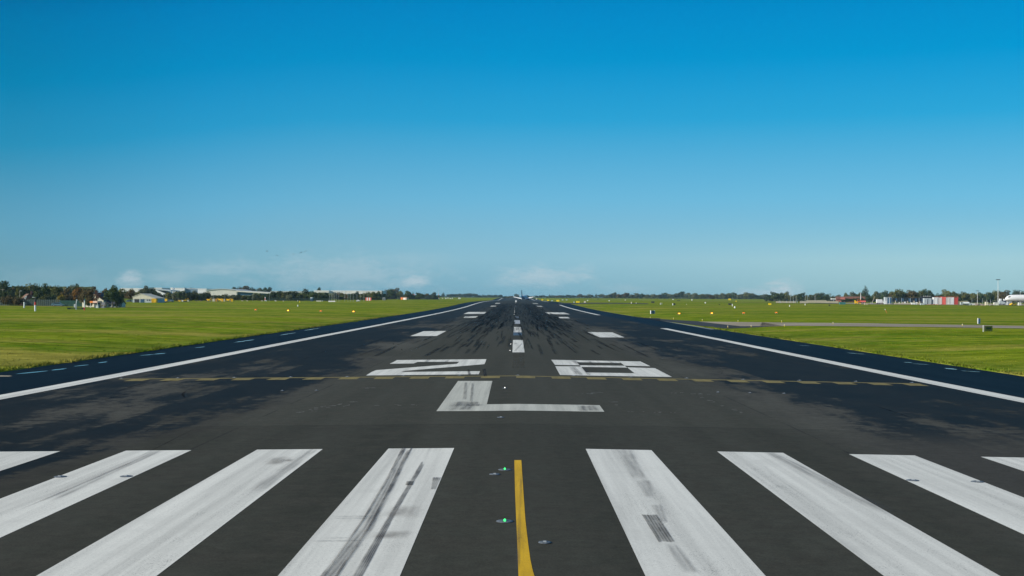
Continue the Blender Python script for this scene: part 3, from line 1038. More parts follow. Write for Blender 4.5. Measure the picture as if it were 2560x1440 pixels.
# ------------------------------------------------------------------ trees
LEAF = {
    'dark': (mat_leaf('dark_green_leaves', (0.026, 0.046, 0.018), (0.070, 0.096, 0.030)), 'dark green'),
    'olive': (mat_leaf('olive_leaves', (0.062, 0.076, 0.022), (0.150, 0.150, 0.044)), 'olive green'),
    'brown': (mat_leaf('brown_leaves', (0.062, 0.050, 0.020), (0.145, 0.108, 0.042)), 'brown autumn'),
    'orange': (mat_leaf('orange_leaves', (0.105, 0.055, 0.014), (0.20, 0.105, 0.026)), 'orange autumn'),
    'yellow': (mat_leaf('yellow_leaves', (0.12, 0.095, 0.014), (0.22, 0.165, 0.025)), 'yellow autumn'),
    'blue': (mat_leaf('haze_blue_far_leaves', (0.036, 0.060, 0.048), (0.080, 0.108, 0.072)), 'hazy blue-green'),  # blue of distance haze put into the leaf colour
    'grey': (mat_leaf('grey_green_leaves', (0.066, 0.082, 0.042), (0.150, 0.160, 0.084)), 'grey-green'),
    'red': (mat_leaf('red_twig_leaves', (0.085, 0.040, 0.026), (0.15, 0.075, 0.046)), 'thin reddish'),
}
BARK = M('bark', (0.075, 0.06, 0.045), 0.95, 0.4, 8.0)


def crown_mesh(seed, shape, n, ls):
    """unit crown: leaf clumps through the volume, height 1, half width .5"""
    r = np.random.default_rng(seed)
    lobes = []
    if shape == 'conifer':
        for i in range(16):
            t = i / 15
            rad = .46 * (1 - t) ** .8 + .03
            a = r.uniform(0, 6.28)
            lobes.append((math.cos(a) * rad * .35, math.sin(a) * rad * .35, .16 + .78 * t, rad * .75 + .02, .09))
    elif shape == 'low':
        for i in range(12):
            a, q = r.uniform(0, 6.28), r.uniform(.05, .34)
            lobes.append((math.cos(a) * q, math.sin(a) * q, r.uniform(.22, .66), r.uniform(.14, .22), r.uniform(.2, .32)))
    elif shape == 'sparse':
        for i in range(13):
            a, q = r.uniform(0, 6.28), r.uniform(.05, .38)
            lobes.append((math.cos(a) * q, math.sin(a) * q, r.uniform(.35, .92), r.uniform(.07, .13), r.uniform(.05, .09)))
    else:
        lobes.append((0, 0, .55, .30, .30))
        for i in range(11):
            a, q = r.uniform(0, 6.28), r.uniform(.12, .33)
            zz = r.uniform(.30, .86)
            q *= math.sin(math.pi * min(1, max(.15, (1.08 - zz)))) ** .5 if zz > .55 else 1
            lobes.append((math.cos(a) * q, math.sin(a) * q, zz, r.uniform(.12, .20), r.uniform(.09, .15)))
    L = np.array(lobes)
    pick = r.choice(len(L), n, p=(L[:, 3] ** 2 * L[:, 4]) / (L[:, 3] ** 2 * L[:, 4]).sum())
    d = r.normal(size=(n, 3))
    d /= np.linalg.norm(d, axis=1)[:, None]
    rad = r.uniform(.45, 1.0, n) ** .5
    c = L[pick, :3] + d * rad[:, None] * np.stack([L[pick, 3], L[pick, 3], L[pick, 4]], 1)
    nn = d + r.normal(scale=.7, size=(n, 3)) + np.array([0, 0, .25])
    nn /= np.linalg.norm(nn, axis=1)[:, None]
    u = np.cross(nn, r.normal(size=(n, 3)))
    u /= np.linalg.norm(u, axis=1)[:, None]
    v = np.cross(nn, u)
    s = ls * r.uniform(.6, 1.4, n)[:, None]
    q = [c - u * s, c - v * s * .7 + nn * s * .3, c + u * s, c + v * s * .7 - nn * s * .2]
    V = np.stack(q, 1).reshape(-1, 3)
    V[:, 2] = np.clip(V[:, 2], .02, None)
    top = np.percentile(V[:, 2], 99.5)
    V[:, 2] /= top
    half = np.percentile(np.abs(V[:, :2]), 99)
    V[:, :2] *= .5 / half
    mb = MB()
    mb.v = [tuple(p) for p in V]
    mb.f = [(4 * i, 4 * i + 1, 4 * i + 2, 4 * i + 3) for i in range(n)]
    return mb


SHAPES = {}
for i in range(4):
    SHAPES['round%d' % i] = crown_mesh(20 + i, 'round', 1900, .032)
for i in range(2):
    SHAPES['low%d' % i] = crown_mesh(40 + i, 'low', 1700, .034)
SHAPES['conifer'] = crown_mesh(60, 'conifer', 2000, .028)
SHAPES['sparse'] = crown_mesh(70, 'sparse', 420, .028)


def trunk_mesh():
    mb = MB()
    mb.cyl((0, 0, -.02), (.01, 0, .3), .035, .024, 7)
    mb.cyl((.01, 0, .3), (-.01, .01, .62), .024, .01, 6)
    for a, z0, z1, q in ((.4, .26, .6, .26), (2.3, .3, .68, .24), (4.1, .28, .62, .27), (5.4, .36, .74, .2), (1.3, .4, .8, .14)):
        mb.cyl((0, 0, z0), (math.cos(a) * q, math.sin(a) * q, z1), .014, .004, 5)
    return mb.mesh('trunk', BARK)


TRUNK = trunk_mesh()
_cm = {}


def crown_for(shape, leaf):
    if (shape, leaf) not in _cm:
        _cm[(shape, leaf)] = SHAPES[shape].mesh('crown', LEAF[leaf][0])
    return _cm[(shape, leaf)]


ORD = ['first', 'second', 'third', 'fourth', 'fifth', 'sixth', 'seventh', 'eighth', 'ninth', 'tenth', 'eleventh', 'twelfth', 'thirteenth', 'fourteenth', 'fifteenth', 'sixteenth',
       'seventeenth', 'eighteenth', 'nineteenth', 'twentieth', 'twenty-first', 'twenty-second', 'twenty-third', 'twenty-fourth', 'twenty-fifth', 'twenty-sixth', 'twenty-seventh',
       'twenty-eighth', 'twenty-ninth', 'thirtieth', 'thirty-first', 'thirty-second', 'thirty-third', 'thirty-fourth', 'thirty-fifth']
SHN = {'r': 'rounded', 'l': 'low spreading', 'c': 'pointed', 's': 'bare-branched'}
rt = random.Random(77)
_tops = {}


def trees(items, d, where, group, dj=.05, kind='tree'):
    """items: (photo x, photo top y, photo width, leaf, shape letter)"""
    items = sorted(items)
    cnt = {}
    for it in items:
        px, ty, w, leaf = it[:4]
        sh = it[4] if len(it) > 4 else 'r'
        dd = d * (1 + rt.uniform(-dj, dj)) if len(it) < 6 else it[5]
        p = at(px, dd)
        k = dd / F
        _, by = proj(p)
        h = max(2.0, (by - ty) * k)
        wd = w * k * 1.12
        shape = {'r': 'round%d' % rt.randrange(4), 'l': 'low%d' % rt.randrange(2), 'c': 'conifer', 's': 'sparse'}[sh]
        key = (LEAF[leaf][1], sh)
        cnt[key] = cnt.get(key, 0) + 1
        nm = 'shrub' if sh == 'l' else ('conifer_tree' if sh == 'c' else 'tree')
        t = thing(nm, '%s %s %s %s from the left %s' % (ORD[cnt[key] - 1], LEAF[leaf][1], SHN[sh], 'shrub' if sh == 'l' else 'tree', where),
                  'shrub' if sh == 'l' else 'tree', p, rt.uniform(0, 6.28), (wd, wd, h), group)
        link('crown', crown_for(shape, leaf), t)
        link('trunk', TRUNK, t)


trees([(3, 703, 36, 'dark'), (30, 717, 28, 'dark'), (50, 714, 26, 'olive'), (82, 709, 42, 'olive'), (98, 712, 16, 'dark', 'c'), (113, 709, 26, 'dark'), (128, 715, 22, 'olive'),
       (142, 714, 22, 'olive'), (152, 717, 20, 'dark'), (166, 719, 22, 'brown'), (180, 713, 26, 'grey'), (193, 710, 20, 'dark'), (193, 719, 32, 'orange', 'r', 470), (212, 720, 26, 'brown'),
       (226, 722, 22, 'brown'), (20, 739, 30, 'brown', 'l', 450), (45, 741, 30, 'brown', 'l', 450), (97, 726, 32, 'dark', 'r', 460), (112, 737, 28, 'olive', 'l', 455), (151, 737, 22, 'yellow', 'l', 455),
       (132, 737, 26, 'dark', 'l', 458), (170, 734, 24, 'brown', 'l', 458), (203, 733, 32, 'brown', 'l', 458), (66, 738, 24, 'olive', 'l', 470), (10, 728, 22, 'dark', 'l', 455), (222, 737, 16, 'dark', 'l', 455)],
      500, 'behind the green palisade fence', 'trees behind the palisade fence')
trees([(242, 716, 26, 'red', 's', 405), (260, 721, 16, 'brown', 'r', 480), (282, 714, 36, 'dark', 'r', 404), (299, 722, 22, 'olive', 'r', 412), (297, 741, 16, 'dark', 'l', 405), (226, 724, 22, 'brown', 'r', 408), (213, 727, 26, 'brown', 'r', 412), (222, 738, 24, 'dark', 'l', 410)],
      440, 'around the cream gabled house', 'trees around the cream house')
trees([(325, 725, 24, 'brown'), (345, 727, 22, 'olive'), (363, 715, 26, 'grey'), (380, 719, 28, 'dark'), (396, 731, 22, 'dark'), (312, 727, 18, 'dark'), (330, 722, 18, 'olive', 'r', 690)],
      640, 'above the low cream shed', 'trees above the cream shed')
trees([(425, 731, 22, 'olive'), (440, 728, 24, 'grey'), (452, 727, 24, 'dark'), (465, 732, 20, 'olive'), (478, 731, 24, 'dark'), (487, 726, 20, 'grey'), (500, 735, 20, 'dark'), (516, 730, 26, 'dark'),
       (411, 735, 20, 'dark', 'l'), (470, 742, 40, 'dark', 'l'), (432, 743, 40, 'dark', 'l'), (505, 743, 40, 'dark', 'l')],
      690, 'between cream shed and arched hangar', 'hedge trees below the white warehouses', .02)
trees([(535, 738, 18, 'grey'), (548, 739, 20, 'dark'), (562, 735, 18, 'olive'), (580, 737, 20, 'grey'), (597, 736, 24, 'dark'), (610, 738, 20, 'olive'), (625, 738, 20, 'dark'), (638, 733, 18, 'grey'), (651, 735, 20, 'olive'),
       (662, 737, 16, 'dark', 'l'), (680, 729, 26, 'dark'), (545, 744, 24, 'dark', 'l', 760), (565, 744, 24, 'dark', 'l', 760), (585, 744, 24, 'dark', 'l', 760), (605, 743, 24, 'dark', 'l', 760), (625, 743, 24, 'dark', 'l', 760), (645, 743, 24, 'dark', 'l', 760)],
      735, 'in hedge below the arched hangar', 'hedge trees along the arched hangar', .02)
trees([(462, 719, 9, 'blue'), (475, 720, 12, 'blue'), (489, 721, 12, 'blue'), (588, 718, 17, 'dark'), (611, 715, 30, 'brown'), (632, 719, 18, 'blue'), (650, 720, 18, 'grey'), (672, 718, 16, 'blue'), (661, 719, 14, 'dark')],
      1350, 'showing above the hangar roofs', 'trees above the hangar roofs')
trees([(696, 728, 24, 'dark'), (712, 731, 22, 'olive'), (726, 728, 28, 'dark'), (735, 728, 20, 'dark'), (746, 734, 20, 'dark', 'l'), (722, 736, 18, 'grey', 'l', 730), (758, 735, 18, 'olive'), (770, 729, 30, 'dark'),
       (783, 728, 24, 'dark'), (795, 732, 22, 'olive'), (806, 734, 24, 'dark', 'l'), (816, 738, 16, 'dark', 'l'), (690, 742, 40, 'dark', 'l'), (740, 743, 46, 'dark', 'l'), (790, 743, 40, 'dark', 'l')],
      760, 'in hedge around the blue cabin', 'hedge trees around the blue cabin', .02)
trees([(765, 722, 14, 'blue'), (797, 719, 15, 'dark')], 1250, 'on skyline over the blue cabin', 'skyline trees over the blue cabin')
trees([(833, 731, 22, 'grey'), (846, 731, 20, 'brown'), (858, 733, 20, 'olive'), (870, 736, 18, 'brown'), (881, 733, 20, 'dark'), (893, 728, 12, 'blue'), (908, 733, 22, 'olive'), (922, 730, 20, 'grey'),
       (935, 730, 20, 'olive'), (946, 728, 16, 'dark'), (955, 727, 10, 'blue', 'c'), (850, 741, 40, 'dark', 'l'), (890, 742, 46, 'dark', 'l'), (932, 741, 40, 'dark', 'l')],
      900, 'behind the slim light masts', 'trees behind the light masts', .03)
trees([(967, 724, 19, 'brown'), (977, 722, 19, 'dark'), (989, 720, 22, 'brown'), (1000, 727, 16, 'olive'), (1012, 735, 18, 'dark', 'l'), (1020, 727, 20, 'dark'), (1032, 731, 12, 'dark', 'c'), (1050, 732, 22, 'dark'),
       (1068, 734, 18, 'brown'), (1084, 731, 14, 'blue'), (975, 738, 40, 'dark', 'l'), (1040, 739, 40, 'dark', 'l'), (1074, 739, 30, 'blue', 'l')],
      1350, 'behind the windsock', 'trees behind the windsock', .03)
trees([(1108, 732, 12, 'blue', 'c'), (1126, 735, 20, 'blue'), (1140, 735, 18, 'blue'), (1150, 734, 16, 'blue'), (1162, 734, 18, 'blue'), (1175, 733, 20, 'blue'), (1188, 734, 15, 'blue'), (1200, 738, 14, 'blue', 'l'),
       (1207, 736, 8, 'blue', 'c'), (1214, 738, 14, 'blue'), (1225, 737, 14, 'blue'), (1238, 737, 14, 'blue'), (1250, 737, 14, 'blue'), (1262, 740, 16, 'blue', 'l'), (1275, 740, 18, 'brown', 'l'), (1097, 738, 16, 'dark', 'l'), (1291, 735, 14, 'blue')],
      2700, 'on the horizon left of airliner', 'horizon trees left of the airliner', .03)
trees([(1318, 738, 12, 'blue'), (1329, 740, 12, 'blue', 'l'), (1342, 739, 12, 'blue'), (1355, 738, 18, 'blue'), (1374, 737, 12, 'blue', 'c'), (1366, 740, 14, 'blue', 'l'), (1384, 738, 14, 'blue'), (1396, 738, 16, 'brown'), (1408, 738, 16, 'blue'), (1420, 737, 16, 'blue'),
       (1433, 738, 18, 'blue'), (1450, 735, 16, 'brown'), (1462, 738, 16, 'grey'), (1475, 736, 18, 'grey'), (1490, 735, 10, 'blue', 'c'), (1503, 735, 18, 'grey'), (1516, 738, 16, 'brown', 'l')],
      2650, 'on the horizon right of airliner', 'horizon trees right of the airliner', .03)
trees([(1524, 736, 16, 'grey'), (1535, 731, 14, 'olive'), (1548, 735, 15, 'brown'), (1565, 732, 20, 'brown'), (1580, 736, 18, 'grey'), (1594, 733, 18, 'grey'), (1606, 734, 15, 'dark'), (1618, 736, 16, 'grey'), (1634, 735, 18, 'grey'),
       (1650, 736, 16, 'grey'), (1663, 732, 18, 'dark'), (1675, 735, 14, 'grey'), (1690, 733, 16, 'grey'), (1702, 729, 20, 'dark'), (1718, 732, 18, 'grey')],
      2300, 'in the middle of the far treeline', 'far right treeline', .03)
trees([(1735, 733, 20, 'grey'), (1752, 735, 20, 'olive'), (1768, 735, 20, 'grey'), (1780, 737, 16, 'brown', 'l'), (1792, 735, 18, 'grey'), (1806, 733, 20, 'grey'), (1820, 733, 20, 'olive'), (1835, 731, 16, 'dark'), (1850, 735, 20, 'grey'),
       (1868, 731, 22, 'olive'), (1882, 733, 18, 'grey'), (1897, 738, 20, 'dark', 'l'), (1912, 735, 16, 'grey')],
      2050, 'in the treeline above black signs', 'far right treeline', .03)
trees([(1925, 737, 18, 'dark'), (1938, 730, 24, 'dark'), (1953, 732, 20, 'dark'), (1966, 729, 16, 'olive'), (1980, 738, 20, 'olive', 'l'), (1992, 737, 18, 'grey', 'l'), (2003, 732, 20, 'dark'), (2017, 738, 18, 'olive', 'l'), (2030, 737, 18, 'olive'), (2042, 733, 16, 'grey'),
       (2053, 732, 22, 'dark'), (2067, 735, 18, 'dark'), (2079, 734, 14, 'grey', 's'), (2095, 737, 16, 'grey'), (2115, 732, 14, 'olive'), (2132, 730, 20, 'grey'), (2147, 734, 16, 'olive'), (2163, 718, 27, 'dark', 'c'), (2152, 731, 20, 'dark'),
       (2178, 739, 16, 'dark', 'l'), (2193, 729, 20, 'olive'), (2212, 727, 20, 'dark'), (2228, 729, 22, 'olive'), (2120, 746, 20, 'dark', 'l', 1050), (2137, 745, 20, 'dark', 'l', 1050), (2154, 744, 18, 'dark', 'l', 1050), (2172, 741, 22, 'dark', 'l', 1060), (2108, 748, 14, 'dark', 'l', 1050)],
      1350, 'behind the red-roofed building', 'trees behind the red-roofed building', .03)
trees([(2245, 723, 30, 'olive'), (2232, 732, 20, 'brown'), (2262, 730, 22, 'dark'), (2279, 726, 30, 'brown'), (2300, 727, 20, 'olive'), (2311, 723, 16, 'dark'), (2326, 726, 16, 'dark'), (2337, 737, 20, 'dark', 'l'), (2350, 734, 20, 'dark', 'l'),
       (2365, 724, 24, 'olive'), (2378, 731, 16, 'olive'), (2388, 729, 18, 'olive')],
      1150, 'behind glass frame and red containers', 'trees behind the containers', .03)
trees([(2400, 735, 20, 'dark'), (2413, 730, 20, 'olive'), (2425, 734, 18, 'grey'), (2437, 733, 24, 'olive'), (2451, 731, 18, 'dark'), (2463, 735, 20, 'olive'), (2476, 731, 20, 'dark'), (2490, 726, 26, 'olive'),
       (2512, 726, 30, 'brown'), (2530, 735, 20, 'dark'), (2542, 725, 22, 'blue'), (2557, 728, 20, 'blue')],
      1150, 'behind the floodlight masts', 'trees behind the floodlight masts', .03)

# continuous far woodland that only reads as a mass, behind and under the single trees
wv = []
rw = random.Random(9)


def wood(x0, x1, d, h, step):
    px = x0
    while px < x1:
        p = at(px, d * rw.uniform(1.02, 1.06))
        k = d / F
        for _ in range(6):
            c = Vector((p.x + rw.uniform(-1, 1) * step * k * 1.1, p.y + rw.uniform(-4, 4), p.z + rw.uniform(.0, 1.0) * h))
            s = rw.uniform(.6, 1.5) * h * .33
            n = Vector((rw.uniform(-1, 1), -1.0 + rw.uniform(-.5, .5), rw.uniform(-.2, 1))).normalized()
            u = n.orthogonal().normalized()
            v = n.cross(u)
            wv.append([c - u * s, c - v * s * .8 + n * s * .3, c + u * s, c + v * s * .8 - n * s * .2])
        px += step


wood(-20, 232, 620, 6.0, 1.6)
wood(400, 700, 775, 2.4, 1.0)
wood(690, 822, 790, 4.2, 1.0)
wood(820, 965, 940, 3.8, 1.0)
wood(960, 1095, 1420, 4.2, 1.2)
wood(1090, 1520, 2850, 2.6, 1.0)
wood(1515, 1725, 2400, 5.5, 1.0)
wood(1720, 1925, 2150, 6.0, 1.0)
wood(1915, 2240, 1420, 5.0, 1.2)
wood(2225, 2580, 1210, 6.0, 1.3)
wm = MB()
for q in wv:
    wm.add(q, [(0, 1, 2, 3)])
tag(wm.build('distant_woodland', mat_leaf('woodland_leaves', (0.030, 0.046, 0.024), (0.078, 0.092, 0.044))), 'continuous dark woodland behind the single trees', 'woodland', kind='stuff')

# ------------------------------------------------------------------ simple materials
MW = M('white_painted_metal', (0.72, 0.73, 0.72), 0.5, .06)
MWB = M('off_white_cladding', (0.62, 0.62, 0.57), 0.7, .08, .6)
MHG = M('pale_hangar_cladding', (0.60, 0.59, 0.52), 0.7, .06, .5)
MCR = M('cream_render', (0.62, 0.58, 0.45), 0.8, .08, .8)
MGR = M('grey_metal', (0.30, 0.32, 0.33), 0.5, .12)
MLG = M('light_grey_panel', (0.42, 0.47, 0.48), 0.6, .1)
MDK = M('dark_metal', (0.03, 0.032, 0.035), 0.6, .2)
MTY = M('rubber_tyre', (0.018, 0.018, 0.018), 0.85, .2)
MGL = M('dark_glass', (0.012, 0.02, 0.03), 0.12, .2, 2.0, .6)
MBG = M('blue_glass', (0.05, 0.12, 0.20), 0.2, .2, 1.0, .5)
MYE = M('yellow_paint', (0.80, 0.47, 0.012), 0.5, .12)
MYS = M('sign_yellow', (0.85, 0.62, 0.01), 0.6, .05)
MOR = M('orange_paint', (0.62, 0.17, 0.022), 0.55, .1)
MRE = M('red_paint', (0.50, 0.05, 0.035), 0.55, .1)
MLR = M('bright_red_panel', (0.80, 0.16, 0.125), 0.55, .12)
MBL = M('blue_paint', (0.028, 0.085, 0.16), 0.55, .12)
MTE = M('teal_sheet', (0.05, 0.20, 0.20), 0.6, .15)
MGN = M('green_fence_metal', (0.005, 0.026, 0.020), 0.6, .2)
MGN2 = M('green_mesh_fence', (0.006, 0.050, 0.036), 0.7, .2)
MSL = M('slate_roof', (0.045, 0.05, 0.06), 0.8, .2)
MBR = M('brown_tile_roof', (0.17, 0.10, 0.068), 0.85, .25)
MTR = M('terracotta_roof', (0.17, 0.082, 0.055), 0.85, .2, .7)
MRB = M('red_brick', (0.22, 0.085, 0.065), 0.85, .2, 2.0)
MWD = M('weathered_pole_wood', (0.30, 0.27, 0.20), 0.9, .2)
MPB = M('pale_block', (0.46, 0.40, 0.30), 0.9, .15)
MRU = M('rubble', (0.36, 0.31, 0.27), 0.95, .35, 1.5)
MOL = M('olive_shaded_sign', (0.30, 0.245, 0.012), 0.6, .05)  # sign yellow with its shade put into the colour
MST = M('brushed_steel', (0.42, 0.45, 0.48), 0.38, .1, 3.0, .5, .6)


def bx(name, mat, c, s, parent, rz=0.0, taper=1.0, label=None):
    o = MB().box(c, s, rz, taper).build(name, mat, parent)
    if label:
        o['label'] = label
    return o


def cy(name, mat, p0, p1, r0, r1, parent, n=10):
    return MB().cyl(p0, p1, r0, r1, n).build(name, mat, parent)


FRONT = math.radians(-30)       # buildings turned a little towards the sun side


# ------------------------------------------------------------------ runway lights set in the pavement
MIN = M('weathered_light_housing', (0.10, 0.12, 0.14), 0.6, .3, 20.0, .25)


def inset_light(px, py, label, r=.15, emit=None, group='lights set into the runway surface'):
    p = G(px, py)
    t = thing('inset_runway_light', label, 'runway light', (p.x, p.y, p.z + .005), 0, 1, group)
    mb = MB()
    n = 20
    rings = []
    for rad, z in ((r, 0.0), (r * .97, .008), (r * .72, .016), (r * .45, .024), (r * .30, .026)):
        rings.append([(rad * math.cos(6.2832 * i / n), rad * math.sin(6.2832 * i / n), z) for i in range(n)])
    mb.loft(rings)
    mb.build('housing', MIN, t, smooth=True)
    lens = emit or MGR
    lb = MB()
    if emit:
        lb.cyl((0, -r * .62, .034), (0, -r * .30, .036), .021, .021, 12)
    else:
        lb.box((0, -r * .42, .028), (r * .5, r * .3, .020), 0, .8)
    lb.build('lens', lens, t)
    return t


EGR = M('lit_green_lens', (0.1, 0.8, 0.3), .3, .05, emit=(0.03, 1.0, 0.12), estr=1.5)
EWH = M('lit_white_lens', (0.9, 0.9, 0.85), .3, .05, emit=(1.0, 0.96, 0.86), estr=2.2)
EWF = M('far_white_lens', (0.9, 0.9, 0.85), .3, .05, emit=(1.0, 0.96, 0.86), estr=1.2)
EAM = M('lit_amber_lens', (0.9, 0.5, 0.1), .3, .05, emit=(1.0, 0.42, 0.03), estr=5.0)
EAD = M('dim_amber_lens', (0.7, 0.3, 0.05), .3, .05, emit=(1.0, 0.22, 0.015), estr=1.3)
inset_light(1262, 1175, 'glowing green light in the tarmac, far one left of the yellow line', .16, EGR)
inset_light(1262, 1304, 'glowing green light in the tarmac, near one left of the yellow line', .16, EGR)
inset_light(1237, 1186.5, 'unlit steel light disc beside the far green light', .13)
inset_light(1362, 1357, 'unlit steel light disc right of the yellow line', .11)
inset_light(151, 1192.5, 'dark light disc on the upper left edge of a left white bar', .15)
inset_light(316, 1191.5, 'dark light disc on the lower right edge of a left white bar', .15)
inset_light(2281, 1201.5, 'dark light disc on the inner edge of a right white bar', .15)
inset_light(2443, 1205, 'dark light disc near the outer edge of a right white bar', .15)
inset_light(1252, 1044, 'unlit pale light disc just below the letter L', .13)
inset_light(1277, 861, 'white centre light, upper one beside the nearest centre bar', .15, EWH)
inset_light(1275, 877, 'white centre light, lower one beside the nearest centre bar', .15, EWH)
inset_light(1262, 971, 'white centre light beside the upright of the letter L', .12, EWH)


def raised_centre(px, py, label):
    p = G(px, py)
    t = thing('centreline_light', label, 'runway light', (p.x, p.y, p.z + .008), 0, 1, 'white lights along the distant centre line')
    cy('housing', MST, (0, 0, 0), (0, 0, .03), .15, .10, t, 12)
    MB().box((0, -.10, .05), (.10, .1, .05), 0, .8).build('lens', EWF, t)


for i, (px, py) in enumerate(((1285.4, 787), (1286, 782.5), (1286.3, 779.5), (1286.6, 776.5), (1287, 773), (1287.2, 768), (1287.6, 763), (1288.4, 758.5))):
    raised_centre(px, py, 'white point light on the far centre line, %s counted away from the camera' % ORD[i])
for i, (px, py) in enumerate(((304, 946.5), (445, 945.5), (586, 944.5), (727, 943), (868, 942.3), (1009, 940.5), (1150, 938.8), (1295, 938.5), (1435, 939.8), (1577, 943.2), (1717, 946), (1858, 949.2), (1999, 951.5), (2140, 954), (2280, 957))):
    inset_light(px, py, 'small unlit stop light on the yellow line, %s from the left' % ORD[i], .13, None, 'stop lights along the yellow holding line')
for i, (px, py) in enumerate(((706, 977.3), (791, 976.5), (1795, 981), (1875, 982.5), (1960, 984))):
    inset_light(px, py, 'small pale disc in the asphalt behind the L, %s from the left' % ORD[i], .09, None, 'pale discs across the asphalt behind the letter')


# ------------------------------------------------------------------ approach slope lights (amber) both sides
def slope_light(px, py, lit, label):
    p = G(px, py + 3.0)
    t = thing('approach_slope_light', label, 'airfield light', p, 0, 1, 'amber lamp boxes across the grass')
    bx('housing', MOR, (0, .2, .42), (.62, .8, .30), t, 0, .95)
    bx('lens', EAM if lit else EAD, (0, -.215, .42), (.31 if lit else .25, .03, .17 if lit else .13), t)
    for s in (-1, 1):
        for q in (-.08, .48):
            cy('leg', MGR, (s * .24, q, -.02), (s * .24, q, .27), .03, .03, t, 6)


for i, (px, py, l) in enumerate(((639, 775, 0), (720.5, 777, 1), (802, 778.2, 0), (884, 779.5, 1))):
    slope_light(px, py, l, '%s amber lamp box on the left grass, %s from the left' % ('bright' if l else 'dim', ORD[i]))
for i, (px, py, l) in enumerate(((1698, 784.5, 1), (1779.5, 783.8, 1), (1859.5, 783, 0), (1941, 782, 0))):
    slope_light(px, py, l, '%s amber lamp box on the right grass, %s from the left' % ('bright' if l else 'dim', ORD[i]))


# ------------------------------------------------------------------ small markers on the grass
def marker_post(px, by, ty, w, mats, label, name='marker_post', cat='post', group=None, d=None):
    """upright post of stacked bands, bottom first"""
    p = at(px, d) if d else G(px, by)
    k = p.y / F
    h = (by - ty) * k
    r = w * k / 2
    t = thing(name, label, cat, p, 0, 1, group)
    n = len(mats)
    for i, m in enumerate(mats):
        MB().cyl((0, 0, h * i / n - (.03 if i == 0 else 0)), (0, 0, h * (i + 1) / n), r, r * (.9 if i == n - 1 else 1), 12).build('band', m, t)
    MB().cyl((0, 0, h), (0, 0, h + r * .7), r * .9, r * .3, 12).build('cap', mats[-1], t)
    return t


t = marker_post(60.5, 770, 748, 3.6, [MW, MW, MDK], 'white and dark post with slanting striped rods on top, leftmost on the grass', 'antenna_post', 'antenna')
for i, (a, b) in enumerate(((-.1, .45), (.25, .8))):
    cy('rod', MW, (a, 0, 2.75), (b, 0, 3.75), .07, .06, t, 8)
t = marker_post(88, 778.5, 747, 4.2, [MW, MW, MRE, MDK], 'tall white post with red and black upper part, second from left on the grass', 'antenna_post', 'antenna')
bx('arm', MGR, (-.28, 0, 3.5), (.6, .08, .1), t)
bx('lamp', MW, (-.58, 0, 3.55), (.2, .2, .16), t)
t = marker_post(211, 776.5, 752, 3.0, [MRE, MW, MW], 'red and white post with a small blue-grey lamp on top', 'antenna_post', 'antenna')
bx('lamp', MBG, (0, 0, 2.85), (.3, .3, .34), t)
# fog sensor: stand with grey hood and green mesh base
p = G(190, 775)
t = thing('visibility_sensor', 'grey angled sensor stand with a low green mesh skirt on the left grass', 'sensor', p, 0, 1)
k = p.y / F
cy('leg', MLG, (-.12, 0, 0), (.0, 0, 1.6), .06, .05, t, 8)
cy('leg', MLG, (.18, 0, 0), (.0, 0, 1.6), .06, .05, t, 8)
bx('control_box', MGR, (0, -.05, 1.15), (.42, .34, 1.0), t)
bx('control_box', MLG, (-.42, 0, 1.2), (.28, .3, .95), t, label='pale grey left box of the sensor')
cy('neck', MW, (.0, 0, 1.6), (.15, 0, 2.7), .10, .09, t, 8)
bx('hood', MW, (.2, -.05, 2.8), (.3, .4, .28), t, .2, .8)
p = G(190, 773.5)
t = thing('mesh_fence', 'low dark green mesh fence around the visibility sensor', 'fence', p, 0, 1)
mb = MB()
for sx in (-1, 1):
    mb.box((sx * 2.05, 0, .22), (.05, 2.2, .44))
for z in (.05, .2, .36, .46):
    mb.box((0, -1.1, z), (4.1, .03, .05))
    mb.box((0, 1.1, z), (4.1, .03, .05))
for i in range(35):
    mb.box((-2.04 + i * .12, -1.125, .24), (.02, .02, .48))
mb.build('mesh_panel', MGN, t)
for sx in (-1, 1):
    for sy in (-1, 1):
        bx('post', MGN, (sx * 2.08, sy * 1.12, .28), (.07, .07, .58), t)
for i, (px, by, ty, w, ms, lb) in enumerate((
        (66, 764.5, 757, 3.0, [MYS, MCR], 'short cream marker post on the grass line beside the striped rods'), (142, 763.5, 757.5, 2.2, [MCR, MCR], 'short cream marker post in front of the parked blue car'),
        (172, 766, 759.5, 1.4, [MYS, MCR], 'thin cream marker peg right of the parked blue car'), (309.5, 760, 753.5, 2.4, [MCR, MCR], 'short cream marker post right of the cream house'),
        (339.5, 0, 0, 0, None, ''),)):
    if ms:
        marker_post(px, by, ty, w, ms, lb, 'marker_post', 'post', 'short marker posts on the grass')
